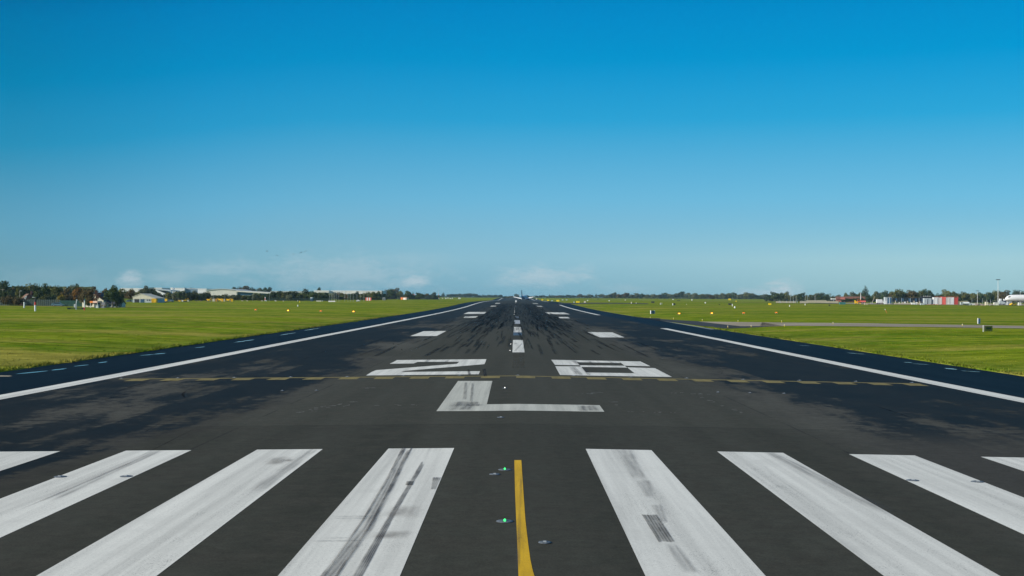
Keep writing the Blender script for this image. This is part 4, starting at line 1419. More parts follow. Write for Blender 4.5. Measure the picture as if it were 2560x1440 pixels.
for (px, py, w, h, m, lb) in ((744.5, 766.5, 2.6, 4.6, MW, 'small white cone marker on the left grass above the amber boxes'), (749.5, 757, 1.8, 5, MYS, 'thin yellow stake behind the white cone marker'),
                              (1837, 771, 4.2, 5.2, MW, 'white rounded marker right of the black sign'), (1974, 767, 2.2, 4.5, MW, 'white top marker on an orange peg left of the far taxiway sign'),
                              (2013, 763.5, 2.2, 4.5, MW, 'thin white marker post at the far taxiway edge'), (2214, 0, 0, 0, None, '')):
    if m:
        p = G(px, py)
        k = p.y / F
        t = thing('marker_cone', lb, 'marker', p, 0, 1, 'small markers on the grass')
        cy('base_plate', MDK, (0, 0, -.02), (0, 0, .05), w * k * .6, w * k * .6, t, 10)
        MB().loft([[(w * k * .5 * q * math.cos(6.283 * i / 12), w * k * .5 * q * math.sin(6.283 * i / 12), z * h * k) for i in range(12)] for q, z in ((.9, .05), (1, .3), (.95, .6), (.75, .85), (.35, 1.0))]).build('body', m, t, True)
p = G(2217, 783.5)
t = thing('leaning_stake', 'orange leaning stake with pale tip on the right grass', 'stake', p, 0, 1)
cy('stake', MOR, (.15, 0, -.05), (-.45, 0, 1.05), .06, .06, t, 8)
cy('tip', MW, (-.45, 0, 1.05), (-.58, 0, 1.3), .10, .08, t, 8)
for i, (px, py) in enumerate(((1625.5, 796.2), (1683.5, 799), (1755.5, 802.8), (1845, 805.4), (1954, 806.5), (2082.5, 811.2), (2406, 816.2), (1819.5, 820.3), (1878, 818.8), (1961, 817))):
    p = G(px, py)
    t = thing('taxiway_edge_light', 'small pale edge lamp by the right taxiway, %s along its %s edge' % (ORD[i if i < 7 else i - 7], 'far' if i < 7 else 'near'), 'edge light', p, 0, 1, 'edge lamps along the right taxiway')
    cy('stalk', MYS, (0, 0, -.02), (0, 0, .26), .04, .04, t, 8)
    cy('lamp', MCR, (0, 0, .26), (0, 0, .40), .07, .05, t, 10)


# ------------------------------------------------------------------ airfield signs
def sign(px, by, w, h, mat, label, d=None, sides=None, marks=False, rz=0.0, group='airfield signs on the grass', back=None):
    p = at(px, d) if d else G(px, by)
    k = p.y / F
    W, H = w * k, h * k
    t = thing('airfield_sign', label, 'sign', p, rz, 1, group)
    g0 = H * .14
    o = bx('sign_panel', mat, (0, 0, g0 + (H - g0) / 2), (W, .10 if marks else .22, H - g0), t)
    if marks:
        mk = MB()
        rm = random.Random(3)
        x = -W * .34
        for i in range(6):
            ww = W * rm.choice((.05, .07, .09))
            mk.box((x + ww / 2, -.058, g0 + H * (.42 + .06 * rm.random())), (ww, .012, H * rm.choice((.22, .3, .36))))
            x += ww + W * .035
        mk.box((W * .30, -.058, g0 + H * .42), (W * .05, .012, H * .18), 0, .3)
        mk.build('lettering', MDK, o)
    if marks:
        for s in (-1, 1):
            bx('added_end_cap', MDK, (s * (W / 2 + .012), 0, g0 + (H - g0) / 2), (.02, .115, H - g0 + .01), t)  # dark caps added to hide the panel's sunlit ends
    if sides:
        for s in (-1, 1):
            bx('side_frame', sides, (s * (W / 2 + W * .04), 0, H / 2 + g0 / 2), (W * .08, .28, H - g0 * .6), t)
    for s in (-1, 1):
        cy('leg', MGR, (s * W * .32, 0, -.05), (s * W * .32, 0, g0 + .02), .035, .035, t, 6)
    return t


sign(2471, 829.5, 30, 14.5, MOL, 'shaded yellow direction sign with black lettering beside the right taxiway', marks=True, rz=.62)
p = G(2458, 830.5)
t = thing('sign_end_post', 'thin sunlit white post at the left end of the yellow direction sign', 'post', p, 0, 1)
cy('post', MW, (0, 0, -.03), (0, 0, .86), .04, .04, t, 8)
cy('cap', MW, (0, 0, .86), (0, 0, .90), .045, .02, t, 8)
sign(1631.5, 785.5, 11.5, 9, MBG, 'grey-blue sign back with white side frames on the right grass', sides=MW, rz=.6)
p = G(2446.5, 811)
t = thing('sign_seen_edge_on', 'blue sign seen edge-on with white left frame, above the direction sign', 'sign', p, 0, .8)
bx('sign_panel', MBL, (.12, 0, .72), (.40, .25, 1.1), t)
bx('side_frame', MW, (-.17, -.02, .74), (.15, .2, 1.2), t)
for s in (-1, 1):
    cy('leg', MW, (s * .12, 0, -.05), (s * .12, 0, .2), .04, .04, t, 8)
for px, by, w, h, m, lb in (
        (1444.5, 757.5, 8.6, 4.6, MYS, 'largest bright yellow sign right of the runway, nearest'), (1394.5, 754.3, 7.4, 4.4, MYS, 'bright yellow sign, second nearest beyond the runway edge'),
        (1370, 752.6, 5, 3.2, MYS, 'small yellow sign, third one up the runway edge'), (1355.5, 751.6, 4.2, 3.2, MYS, 'small pale yellow sign, fourth one up the runway edge'),
        (1341, 749.5, 3.6, 3.2, MCR, 'tiny cream sign nearest the distant airliner'), (1462, 757.5, 4.4, 4.6, MCR, 'grey-white sign immediately right of the largest yellow sign'),
        (1435, 757.5, 2.6, 3.6, MLG, 'narrow grey sign immediately left of the largest yellow sign'), (1406.5, 751.3, 4, 2.8, MLG, 'small grey sign, left of a pair above the yellow signs'),
        (1416.5, 751.2, 4, 2.6, MLG, 'small grey sign, right of a pair above the yellow signs'), (1380, 753.2, 5.0, 2.4, MLG, 'low grey sign left of the second yellow sign'),
        (1632, 757.6, 8, 4, MDK, 'black sign back, leftmost dark one on the right grass'), (1686, 763.2, 4.6, 5, MDK, 'small black sign back next to a white post'),
        (1825, 762.8, 8.4, 4.6, MDK, 'black sign back beside the white rounded marker'), (1824, 750.8, 6.4, 4.2, MYS, 'yellow sign above the black sign, far right grass'),
        (1924.5, 762.8, 7.2, 4.6, MYS, 'yellow-green sign at the far taxiway edge'), (1840.5, 754.5, 2.6, 2.6, MYS, 'tiny yellow sign right of the far yellow sign'),
        (2073.5, 764.6, 4.0, 2.8, MDK, 'tiny black sign on the far taxiway'), (1798.5, 762.6, 2.6, 2.2, MDK, 'tiny black sign left of the wider black sign'),
        (1696.5, 752.6, 8, 1.8, MDK, 'low black sign near the far treeline'), (1469, 752.6, 2.8, 2.4, MW, 'tiny white sign above the grey-white sign'),
        (1523, 753, 3.2, 2.4, MW, 'tiny white sign in the middle of the far right grass'), (1563, 751.6, 3.2, 2.4, MCR, 'tiny cream sign below the far right treeline'),
        (1495, 749, 3.2, 1.8, MDK, 'tiny black sign in the far right grass')):
    sign(px, by, w, h, m, lb)
for px, by, ty, w, lb in ((1651, 762, 757, 1.6, 'left one of a pair of thin white pegs'), (1654.5, 762, 757, 1.4, 'right one of a pair of thin white pegs'), (1682, 763.5, 758, 2.2, 'white peg next to the small black sign'),
                          (1763.5, 758.6, 755, 3, 'stubby white peg on the mid right grass'), (1831, 765.8, 759.5, 2.0, 'yellow-white slanting peg next to the wide black sign'), (1578.8, 759.3, 754.5, 2.4, 'cream peg below the far treeline, left one'),
                          (1590.5, 759.3, 756, 1.6, 'cream peg below the far treeline, right one'), (1730, 751.4, 748, 2.4, 'white peg near the far taxiway'), (1716.5, 761.8, 760, 1.6, 'tiny cream peg right of the small black sign'),
                          (1912, 750, 744.2, 3.0, 'grey-white post below the cloud on the right'), (1934.5, 750.2, 744, 2.4, 'pale green post right of the grey-white post'), (1683, 749.6, 747.5, 3.2, 'tiny white peg by the low black sign'),
                          (1560.5, 745.8, 743.2, 2.0, 'tiny white peg on the far grass top')):
    p = G(px, by)
    k = p.y / F
    t = thing('marker_peg', lb, 'peg', p, 0, 1, 'pegs on the right grass')
    cy('peg', MW if 'cream' not in lb else MCR, (0, 0, -.03), (0, 0, (by - ty) * k * .9), w * k / 2, w * k / 2, t, 8)
    cy('cap', MCR, (0, 0, (by - ty) * k * .9), (0, 0, (by - ty) * k), w * k * .45, w * k * .2, t, 8)
for i, px in enumerate((1106, 1114.5, 1120, 1126, 1131, 1147.5, 1151)):
    p = G(px, 746.6 + (i % 2) * .5)
    k = p.y / F
    t = thing('glide_path_marker', 'small white object on the far left grass, %s right of the red-white drum' % ORD[i], 'marker', p, 0, 1, 'white objects right of the red-white drum')
    bx('body', MW, (0, 0, .55 * (1 + (i % 3) * .3)), ((1.2 + (i % 2) * .8), .5, 1.1 * (1 + (i % 3) * .3)), t, 0, .8)
    cy('leg', MGR, (0, 0, -.05), (0, 0, .3), .1, .1, t, 6)

# big red/white board, far left grass
p = G(921, 752.4)
k = p.y / F
t = thing('striped_marker_board', 'large red and white striped board on the far left grass', 'board', p, 0, 1)
W = 14 * k
for i in range(5):
    bx('stripe', MLR if i % 2 == 0 else MW, (-W / 2 + W * (i + .5) / 5, 0, 4.6 * k), (W / 5, .3, 7.6 * k), t)
for s in (-1, 1):
    cy('leg', MGR, (s * W * .35, .1, -.1), (s * W * .35, .1, .9 * k), .12, .12, t, 6)


# ------------------------------------------------------------------ masts, poles, windsock
def pole(px, by_d, ty, label, r=.11, mat=None, arms=False, head=False, group=None, name='pole', cat='pole'):
    p = at(px, by_d)
    k = by_d / F
    _, by = proj(p)
    h = (by - ty) * k
    t = thing(name, label, cat, p, 0, 1, group)
    cy('shaft', mat or MWD, (0, 0, -.1), (0, 0, h), r, r * .7, t, 8)
    if arms:
        bx('cross_arm', mat or MWD, (0, 0, h * .95), (1.6, .12, .12), t)
    elif head:
        bx('lamp_head', MLG, (.35, 0, h - .05), (.9, .25, .14), t)
    else:
        cy('cap', MGR, (0, 0, h), (0, 0, h + .15), r * .7, r * .2, t, 8)
    return t


POLES = [(6, 500, 722, .13, 1), (11.5, 560, 720, .11, 0), (24, 620, 730, .1, 0), (36.5, 560, 724, .13, 0), (43.5, 600, 721, .1, 1), (49.5, 480, 727, .16, 0), (76.5, 560, 722, .13, 0), (113.5, 480, 729, .15, 0),
         (145, 480, 730, .15, 0), (162.5, 560, 721, .1, 0), (167.5, 560, 731, .1, 0), (176, 600, 732, .1, 0), (179, 600, 729, .1, 0), (214.5, 520, 727, .14, 0)]
for i, (px, d, ty, r, a) in enumerate(POLES):
    pole(px, d, ty, 'slim pale pole rising before the trees behind the palisade fence, %s from left' % ORD[i], r, MWD, bool(a), not a, 'pale poles behind the palisade fence')
for i, (px, ty) in enumerate(((334, 727), (364.5, 725), (378, 725), (388.5, 725), (409, 736), (432.5, 727), (445.5, 727), (452.5, 729), (533.5, 733), (562, 736), (632, 735), (673.5, 733))):
    pole(px, 680, ty, 'slim grey lamp post in front of the warehouse hedge, %s from the left' % ORD[i], .06, MGR, False, True, 'grey lamp posts before the warehouses', 'lamp_post', 'lamp post')
mi = 0
for px in (823.5, 828.5, 832.5, 836.5, 841, 847, 861.5, 869.5, 876, 883, 892, 900.5, 909.5):
    p = at(px, 700)
    k = 700 / F
    _, by = proj(p)
    h = (by - (733.5 if px < 850 else 735.5)) * k
    t = thing('light_mast', 'slim pale lattice light mast on the left, %s in its row from the left' % ORD[mi], 'mast', p, 0, 1, 'slim lattice light masts on the left')
    mb = MB()
    for s in (-1, 1):
        mb.cyl((s * .16, 0, -.1), (s * .10, 0, h), .028, .024, 6)
    for j in range(6):
        mb.cyl((-.2, 0, h * j / 6), (.18, 0, h * (j + 1) / 6), .02, .02, 4)
    mb.build('lattice', MGR, t)
    bx('lamp_bar', MGR, (0, 0, h), (.8, .1, .08), t)
    mi += 1
p = G(1096, 748.4)
k = p.y / F
t = thing('antenna_mast', 'tall thin mast rising from a red and white drum on the far left grass', 'mast', p, 0, 1)
cy('drum', MW, (0, 0, -.1), (0, 0, 5.4 * k), 2.7 * k, 2.5 * k, t, 16)
cy('drum_band', MLR, (0, 0, 3.6 * k), (0, 0, 5.3 * k), 2.75 * k, 2.65 * k, t, 16)
cy('shaft', MLR, (0, 0, 5.4 * k), (0, 0, 13 * k), .5 * k, .4 * k, t, 8)
cy('shaft', MLG, (0, 0, 13 * k), (0, 0, 22 * k), .4 * k, .25 * k, t, 8)
bx('cross_arm', MLG, (.4 * k, 0, 22 * k), (2.2 * k, .3, .4 * k), t)
p = G(1034.5, 747)
k = p.y / F
t = thing('striped_mast', 'red and white striped mast with a crossbar beside the orange hut', 'mast', p, 0, 1)
for i in range(5):
    cy('band', MLR if i % 2 == 0 else MW, (0, 0, (i * 2.3 - (.2 if i == 0 else 0)) * k), (0, 0, (i + 1) * 2.3 * k), .9 * k, .9 * k, t, 10)
bx('cross_bar', MW, (-.3 * k, 0, 10 * k), (7.5 * k, .3, .7 * k), t)
bx('lamp', MLR, (-3.4 * k, 0, 11 * k), (1.2 * k, .5, 2.2 * k), t)
bx('lamp', MLR, (2.6 * k, 0, 11 * k), (1.2 * k, .5, 2.2 * k), t)
p = G(1056.5, 747.5)
k = p.y / F
t = thing('windsock', 'orange and white windsock drooping from a thin pole on the left', 'windsock', p, 0, 1)
cy('pole', MGR, (0, 0, -.1), (0, 0, 10.6 * k), .14, .10, t, 8)
for i in range(4):
    a, b_ = (0 + 1.05 * i, 10.2 - 1.15 * i), (1.05 * (i + 1), 10.2 - 1.15 * (i + 1))
    MB().cyl((a[0] * k, 0, a[1] * k), (b_[0] * k, 0, b_[1] * k), (1.15 - .1 * i) * k, (1.05 - .1 * i) * k, 12).build('sock_band', MOR if i % 2 == 0 else MW, t, True)
# distant thin wireless masts
for i, (px, ty, d) in enumerate(((71, 684, 900), (199.5, 686, 900), (404, 702, 1300), (474.5, 702, 1300), (448.5, 716, 1300), (2051.5, 718, 1500), (360.5, 710, 1300))):
    pole(px, d, ty, 'hair-thin distant radio mast against the sky, %s from the left' % ORD[i], .07, MGR, False, False, 'hair-thin radio masts on the skyline', 'radio_mast', 'mast')
# floodlight masts right
for px, ty, d, s, lb in ((2495, 699, 900, 1.0, 'tallest floodlight mast with dark lamp cluster left of the white aeroplane'), (2443.5, 727, 900, .7, 'shorter floodlight mast with lamp cluster in front of the trees'),
                         (2550.5, 727, 1050, .7, 'floodlight mast showing above the white aeroplane'), (2037.5, 738, 900, .5, 'slim pale mast by the pale wall on the right')):
    p = at(px, d)
    k = d / F
    _, by = proj(p)
    h = (by - ty) * k
    t = thing('floodlight_mast', lb, 'floodlight', p, 0, 1, 'floodlight masts on the right')
    cy('shaft', MW, (0, 0, -.1), (0, 0, h), .15 * s + .04, .09 * s + .03, t, 10)
    bx('lamp_bracket', MDK, (0, 0, h), (2.9 * s, .5, .16), t)
    for j in (-1.15, -.75, 0, .75, 1.15):
        bx('lamp', MDK, (j * s, -.2, h - .05), (.46 * s, .55, .55 * s), t, 0, .8)
for i, px in enumerate((1976, 1983, 1990, 2013, 2019)):
    pole(px, 950, 733 + (i % 3) * 4, 'slim pale pole on the right before the treeline, %s from the left' % ORD[i], .10, MLG, False, True, 'slim pale poles before the right treeline')
for i, px in enumerate((2456, 2476.5, 2430, 2467)):
    pole(px, 850, 746 + (i % 2) * 3, 'short pale post in the yard left of the white aeroplane, %s listed' % ORD[i], .09, MLG, False, False, 'short posts in the right yard')

# ------------------------------------------------------------------ palisade fence and mesh fence at left
def fence(pa, pb, h, mat, label, name, gap=.17, post_every=5, pales=True):
    t = thing(name, label, 'fence', pa, 0, 1)
    dv = Vector((pb.x - pa.x, pb.y - pa.y, 0))
    L = dv.length
    u = dv / L
    ang = math.atan2(u.y, u.x)
    mb = MB()
    n = int(L / gap)
    for i in range(n):
        q = u * (i * gap)
        z0 = zs(pa.x + q.x, pa.y + q.y) + .05 - pa.z
        if pales:
            hh = h * (1 + .02 * math.sin(i * .9))
            mb.box((q.x, q.y, z0 + hh / 2 - .03), (gap * .66, .03, hh - .06), ang)
            mb.box((q.x, q.y, z0 + hh + .03), (gap * .66, .03, .12), ang, .25)
        else:
            mb.box((q.x, q.y, z0 + h / 2), (gap * .5, .025, h), ang)
    for zz in (.3, h * .82):
        c = u * (L / 2)
        mb.box((c.x, c.y, zz + (pb.z - pa.z) / 2), (L, .05, .06), ang)
    mb.build('pale_panel' if pales else 'mesh_panel', mat, t)
    for i in range(int(L / post_every) + 1):
        q = u * (i * post_every) if i * post_every < L else dv
        z0 = zs(pa.x + q.x, pa.y + q.y) + .05 - pa.z
        bx('post', MGN2 if not pales else M('fence_post_grey', (0.08, 0.12, 0.11), .6, .15), (q.x + u.y * .06, q.y - u.x * .06, z0 + h / 2 + .02), (.12, .1, h + .1), t, ang)
    return t


fence(at(-60, 455), at(152, 447), 2.25, MGN, 'dark green palisade fence with pointed pales along the left grass edge', 'palisade_fence', .22, 1.75 * 0.46)
fence(at(150, 445), at(232, 428), 2.1, MGN2, 'lighter green mesh fence right of the palisade fence', 'mesh_fence', .12, 3.0, False)
fence(at(655, 742), at(830, 738), 1.7, MBL if False else MGN, 'low dark green fence below the hedge near the blue cabin', 'mesh_fence', .3, 6.0, False)


# ------------------------------------------------------------------ buildings
def house(px, d, w, dep, wh, rh, label, wall, roof, rz=0.0, name='house', win=2, door=True, gable_front=False, chimney=False, cat='house'):
    p = at(px, d)
    t = thing(name, label, cat, p, rz, 1)
    if gable_front:
        prof = [(-w / 2, -.3), (w / 2, -.3), (w / 2, wh), (0, wh + rh), (-w / 2, wh)]
        MB().prism(prof, -dep / 2, dep / 2).build('wall', wall, t)
        e = .3
        rf = MB()
        for s in (-1, 1):
            rf.prism([(s * (w / 2 + e), wh - e * rh / (w / 2) + .05), (s * (w / 2 + e), wh - e * rh / (w / 2) + .22), (0, wh + rh + .22), (0, wh + rh + .05)][::s], -dep / 2 - .25, dep / 2 + .25)
        r = rf.build('roof', roof, t)
    else:
        prof = [(-dep / 2, -.3), (dep / 2, -.3), (dep / 2, wh), (0, wh + rh), (-dep / 2, wh)]
        MB().prismx(prof, -w / 2, w / 2).build('wall', wall, t)
        e = .3
        rf = MB()
        for s in (-1, 1):
            rf.prismx([(s * (dep / 2 + e), wh - e * rh / (dep / 2) + .05), (s * (dep / 2 + e), wh - e * rh / (dep / 2) + .22), (0, wh + rh + .22), (0, wh + rh + .05)][::-s], -w / 2 - .25, w / 2 + .25)
        r = rf.build('roof', roof, t)
    if chimney:
        bx('chimney', MRB, (w * .3, 0, wh + rh + .4), (.7, .6, 1.6), r)
    for i in range(win):
        x = -w / 2 + w * (i + .7) / (win + .4)
        f = bx('window', MW, (x, -dep / 2 - .03, wh * .58), (1.3, .1, 1.2), t)
        bx('pane', MGL, (x, -dep / 2 - .085, wh * .58), (1.1, .03, 1.0), f)
    if door:
        bx('door', MDK, (w / 2 - 1.0, -dep / 2 - .03, 1.0), (.9, .1, 2.0), t)
    return t


house(17, 520, 9, 8, 3.2, 2.6, 'dark slate-roofed house with a white gable light far left', MSL, MSL, 0, 'house', 2, True, False, True)
house(69, 470, 5, 8, 2.2, 2.0, 'small brown tile-roofed house behind the palisade fence', MRB, MBR, .5, 'house', 1, False, True, True)
house(133, 462, 3.4, 4, 2.4, .5, 'teal sheet-roofed shed behind the palisade fence', MTE, MTE, 0, 'shed', 0, False)
# cream gabled house
t = house(247, 425, 7.6, 9, 2.3, 2.5, 'cream house with a white gable and slate roof behind a bare red tree', MCR, MSL, -.12, 'house', 0, True, True, False)
house(285, 424, 5.5, 6, 1.2, 1.5, 'low cream annex with a dark roof behind the round dark tree', MCR, MSL, -.12, 'house', 3, False)
# carport/orange canopy kiosk
p = at(241, 398)
t = thing('canopy_shed', 'open shed with an orange and white fascia canopy before the cream house', 'shed', p, FRONT * .5, 1)
bx('fascia', MOR, (-1.0, 0, 1.95), (1.0, 2.6, .62), t)
bx('fascia', M('pale_pink_fascia', (0.62, 0.42, 0.34), .6, .1), (.35, .02, 1.95), (1.66, 2.56, .6), t, label='pinkish white part of the canopy fascia')
bx('back_wall', MDK, (.1, 1.1, .85), (3.2, .12, 1.7), t)
bx('counter', MLG, (.25, .2, .6), (1.1, .8, 1.2), t)
for x in (-1.35, 1.2):
    cy('post', MWB, (x, -1.2, -.1), (x, -1.2, 1.65), .09, .09, t, 8)
p = at(261, 396)
t = thing('stacked_pallets', 'rack of dark crates standing right of the orange canopy', 'rack', p, FRONT * .5, 1)
bx('frame', MWD, (0, 0, .95), (2.0, 1.2, .08), t)
for z in (.4, 1.2, 1.7):
    bx('crate', M('crate_grey', (0.13, 0.14, 0.16), .8, .25), (-.35 + z * .15, 0, z - .1), (1.3, 1.0, .5), t)
for x in (-.95, .95):
    for y in (-.55, .55):
        cy('post', MWD, (x, y, -.05), (x, y, 2.0), .06, .06, t, 6)
# low cream shed with gable
p = at(360, 600)
t = thing('warehouse', 'low cream-roofed shed with blue-grey front beside the yellow container', 'warehouse', p, 0, 1)
w, dep, wh, rh = 11.0, 16.0, 2.1, 2.1
MB().prism([(-w / 2, -.3), (w / 2, -.3), (w / 2, wh), (-.15 * w, wh + rh), (-w / 2, wh + .7)], 0, dep).build('wall', MLG, t)
MB().prism([(-w / 2 - .2, wh + .62), (-.15 * w, wh + rh + .05), (w / 2 + .2, wh - .02), (w / 2 + .2, wh + .14), (-.15 * w, wh + rh + .25), (-w / 2 - .2, wh + .8)][::-1], -.3, dep).build('roof', MCR, t)
MB().prism([(-w / 2 + .1, wh - .35), (w / 2 - .1, wh - .35), (w / 2 - .1, wh - .02), (-.15 * w, wh + rh - .08), (-w / 2 + .1, wh + .6)], -.12, -.003).build('gable_panel', MCR, t)
bx('door', MBL, (-.8, -.06, .85), (1.8, .1, 1.7), t)
bx('door', MDK, (-3.5, -.06, .8), (2.2, .1, 1.6), t)
for i in range(3):
    f = bx('window', MW, (1.6 + i * 1.1, -.05, 1.25), (.8, .08, .7), t)
    bx('pane', MGL, (1.6 + i * 1.1, -.10, 1.25), (.66, .02, .56), f)


def block(px0, px1, ty, d, dep, label, wall, roof=None, name='warehouse', rz=0.0, doors=0, win=0, cat='warehouse', par=.5):
    """flat-roofed building filling photo columns px0..px1 with its roofline at ty"""
    pa, pb = at(px0, d), at(px1, d)
    w = pb.x - pa.x
    p = Vector(((pa.x + pb.x) / 2, d, min(pa.z, pb.z)))
    _, by = proj(p)
    h = (by - ty) * d / F
    t = thing(name, label, cat, p, rz, 1)
    bx('wall', wall, (0, dep / 2, h / 2 - .2), (w, dep, h + .4), t)
    bx('roof', roof or MW, (0, dep / 2, h + .02 + par / 2), (w + .3, dep + .3, par), t)
    for i in range(doors):
        bx('door', MGR, (-w / 2 + w * (i + .5) / doors, -.06, 1.6), (w / doors * .5, .1, 3.2), t)
    for i in range(win):
        bx('window', MBG, (-w / 2 + w * (i + .5) / win, -.05, h * .6), (w / win * .6, .08, h * .18), t)
    return t


block(300, 345, 721.5, 1120, 40, 'far white-roofed warehouse behind the cream shed, left part', MWB, MW, doors=3)
block(345, 388, 722.5, 1100, 40, 'far white-roofed warehouse behind the tall grey-green tree', MLG, MW, win=4)
block(386, 404, 720.8, 1080, 40, 'far warehouse section with the highest white roof edge', MWB, MW, win=2)
block(426, 431, 720.5, 1060, 20, 'narrow white stair tower on the far warehouses', MW, MW, win=1)
block(437, 461.3, 721.3, 1050, 30, 'bright white warehouse block left of the blue-grey block', MW, MW, doors=2)
block(461.5, 494, 722.5, 1052, 30, 'blue-grey warehouse block between two white blocks', M('blue_grey_cladding', (0.16, 0.24, 0.32), .6, .08), MLG, win=3)
block(494.3, 516, 723, 1050, 30, 'bright white warehouse block left of the arched hangar', MW, MW, doors=2)
block(497, 512, 733.5, 900, 10, 'small dark lean-to below the white warehouse block', MSL, MLG, win=2)
# sloping roof shed 392-428
p = at(407, 960)
k = 960 / F
t = thing('warehouse', 'white shed with a roof sloping down to the right below the stair tower', 'warehouse', p, 0, 1)
_, by = proj(p)
MB().prism([(-17 * k, -.3), (12 * k, -.3), (12 * k, (by - 736) * k), (-17 * k, (by - 724.5) * k)], 0, 25).build('wall', MW, t)
MB().prism([(-18 * k, (by - 724.6) * k), (20 * k, (by - 728) * k), (20 * k, (by - 725.5) * k), (-18 * k, (by - 722) * k)], -.4, 26).build('roof', MLG, t)
bx('door', MGR, (-10 * k, -.05, 1.5), (3.0, .08, 3.0), t)
# arched hangar
d = 880
p = at(553, d)
k = d / F
_, by = proj(p)
t = thing('hangar', 'large cream arched hangar with a long roof sloping to the right', 'hangar', p, 0, 1)
x0, x1 = -39 * k, 127 * k


def arch(x):
    u = x / k
    if u < 39:
        return (by - 722.6 - 4.2 * ((u - 3) / 41) ** 2) * k
    return (by - 726.0 - (u - 39) * .055) * k


xs_ = [x0 + (39 * k - x0) * i / 16 for i in range(17)]
MB().prism([(x0, -.3), (39 * k, -.3)] + [(x, arch(x) - .25) for x in xs_[::-1]], 0, 50).build('wall', MHG, t)
MB().prism([(x, arch(x) - .24) for x in xs_] + [(x, arch(x) + .3) for x in xs_[::-1]], -.5, 50).build('roof', MLG, t)
MB().prism([(39.05 * k, -.3), (x1, -.3), (x1, arch(x1) - .9), (39.05 * k, arch(39.1 * k) - .9)], 1.2, 50).build('wall', MHG, t)
MB().prism([(39.05 * k, arch(39.1 * k) - .9), (x1, arch(x1) - .9), (x1 + .4, arch(x1) - .1), (39.05 * k, arch(39.1 * k) + .1)], -.6, 50).build('roof', MHG, t)
bx('glazing', MBG, (60 * k, 1.13, (by - 733) * k), (38 * k, .1, 9 * k), t)
bx('glazing', MBG, (108 * k, 1.13, (by - 734.5) * k), (26 * k, .1, 7.5 * k), t)
for u in (39.6, 80, 92):
    bx('column', MWB, (u * k, .95, (by - 733) * k), (1.0 * k, .3, 9 * k), t)
# long far roof behind the masts
t = block(676, 760, 729.0, 1230, 40, 'long pale green-roofed warehouse behind the hedge', MLG, M('pale_green_roof', (0.42, 0.46, 0.40), .7, .08), win=8)
t = block(785, 822, 727.4, 1180, 40, 'white-roofed warehouse section under the skyline tree', MWB, MW, win=4)
t = block(822.3, 955, 727.8, 1190, 40, 'long low white-roofed warehouse behind the light masts', MWB, MW, win=12)
for i, px in enumerate((824, 848, 852, 860, 890, 905)):
    block(px - 1.3, px + 1.3, 728.4, 1184, 3, 'white stair shaft on the long low warehouse front, %s from left' % ORD[i], MW, MW, 'stair_shaft', 0, 0, 1, 'shaft', .3)
# blue cabin
p = at(779.5, 722)
k = 722 / F
t = thing('site_cabin', 'blue portable cabin with a white top in front of the dark hedge', 'cabin', p, FRONT * .4, 1)
bx('wall', MBL, (0, 0, 3.8 * k), (5.6 * k, 1.6, 7.6 * k), t)
bx('roof', MLG, (0, 0, 8.8 * k), (5.8 * k, 1.7, 2.2 * k), t)
bx('door', MDK, (-.25, -.83, 2.4 * k), (.5, .06, 4.6 * k), t)
bx('window', MGL, (.3, -.83, 3.6 * k), (.4, .06, 1.6 * k), t)
# orange/white hut by windsock (fire station)
p = at(1013, 1180)
k = 1180 / F
t = thing('service_hut', 'small orange and white hut on the far left grass', 'hut', p, FRONT, 1)
bx('wall', M('warm_white_wall', (0.72, 0.56, 0.44), .7, .1), (0, 0, 2.6 * k), (15 * k, 4, 5.2 * k), t)
bx('wall', MOR, (-6.5 * k, -.3, 2.4 * k), (6 * k, 4, 5.8 * k), t, label='orange left end wall of the hut')
bx('roof', MRB, (0, 0, 5.9 * k), (20 * k, 4.6, 1.1 * k), t)
bx('door', MW, (1.5 * k, -2.06, 1.4 * k), (6 * k, .12, 2.6 * k), t)
bx('window', MGL, (5.8 * k, -2.05, 2.8 * k), (1.6 * k, .08, 1.4 * k), t)
p = at(960, 900)
t = thing('site_cabin', 'small grey cabin left of the windsock trees', 'cabin', p, 0, 1)
k = 900 / F
bx('wall', MLG, (0, 0, 3 * k), (6 * k, 2, 6 * k), t)
bx('roof', MW, (0, 0, 6.2 * k), (6.4 * k, 2.2, .5 * k), t)
bx('door', MDK, (0, -1.04, 1.1), (.8, .06, 2.0), t)
# red roofed building right
p = at(2127, 1150)
k = 1150 / F
_, by = proj(p)
t = thing('terracotta_building', 'long low building with red walls and terracotta roof below the conifer', 'building', p, FRONT * .3, 1)
bx('wall', MRB, (0, 3, (by - 748) * k / 2 + .6), (70 * k, 9, (by - 748) * k + 1.2), t)
MB().prismx([(-2.3, (by - 747.5) * k), (8.3, (by - 747.5) * k), (3, (by - 741.2) * k)], -36 * k, 37 * k).build('roof', MTR, t)
bx('gable_wall', M('pink_red_wall', (0.40, 0.14, 0.115), .8, .1), (-20 * k, -2.2, (by - 745) * k / 2), (11 * k, 1.2, (by - 742) * k), t)
for i in range(4):
    bx('window', MGL, ((2 + i * 9) * k, -1.56, 1.2), (2.5 * k, .08, 1.0), t)
p = at(2083, 1050)
k = 1050 / F
t = thing('flat_roof_hut', 'dark hut with a bright white flat roof left of the red-roofed building', 'hut', p, 0, 1)
bx('wall', MDK, (0, 0, 3.6 * k), (9 * k, 3, 7.2 * k), t)
bx('roof', MW, (0, 0, 8.4 * k), (10.5 * k, 3.4, 2.4 * k), t)
bx('door', MGR, (0, -1.54, 1.0), (.9, .08, 2.0), t)
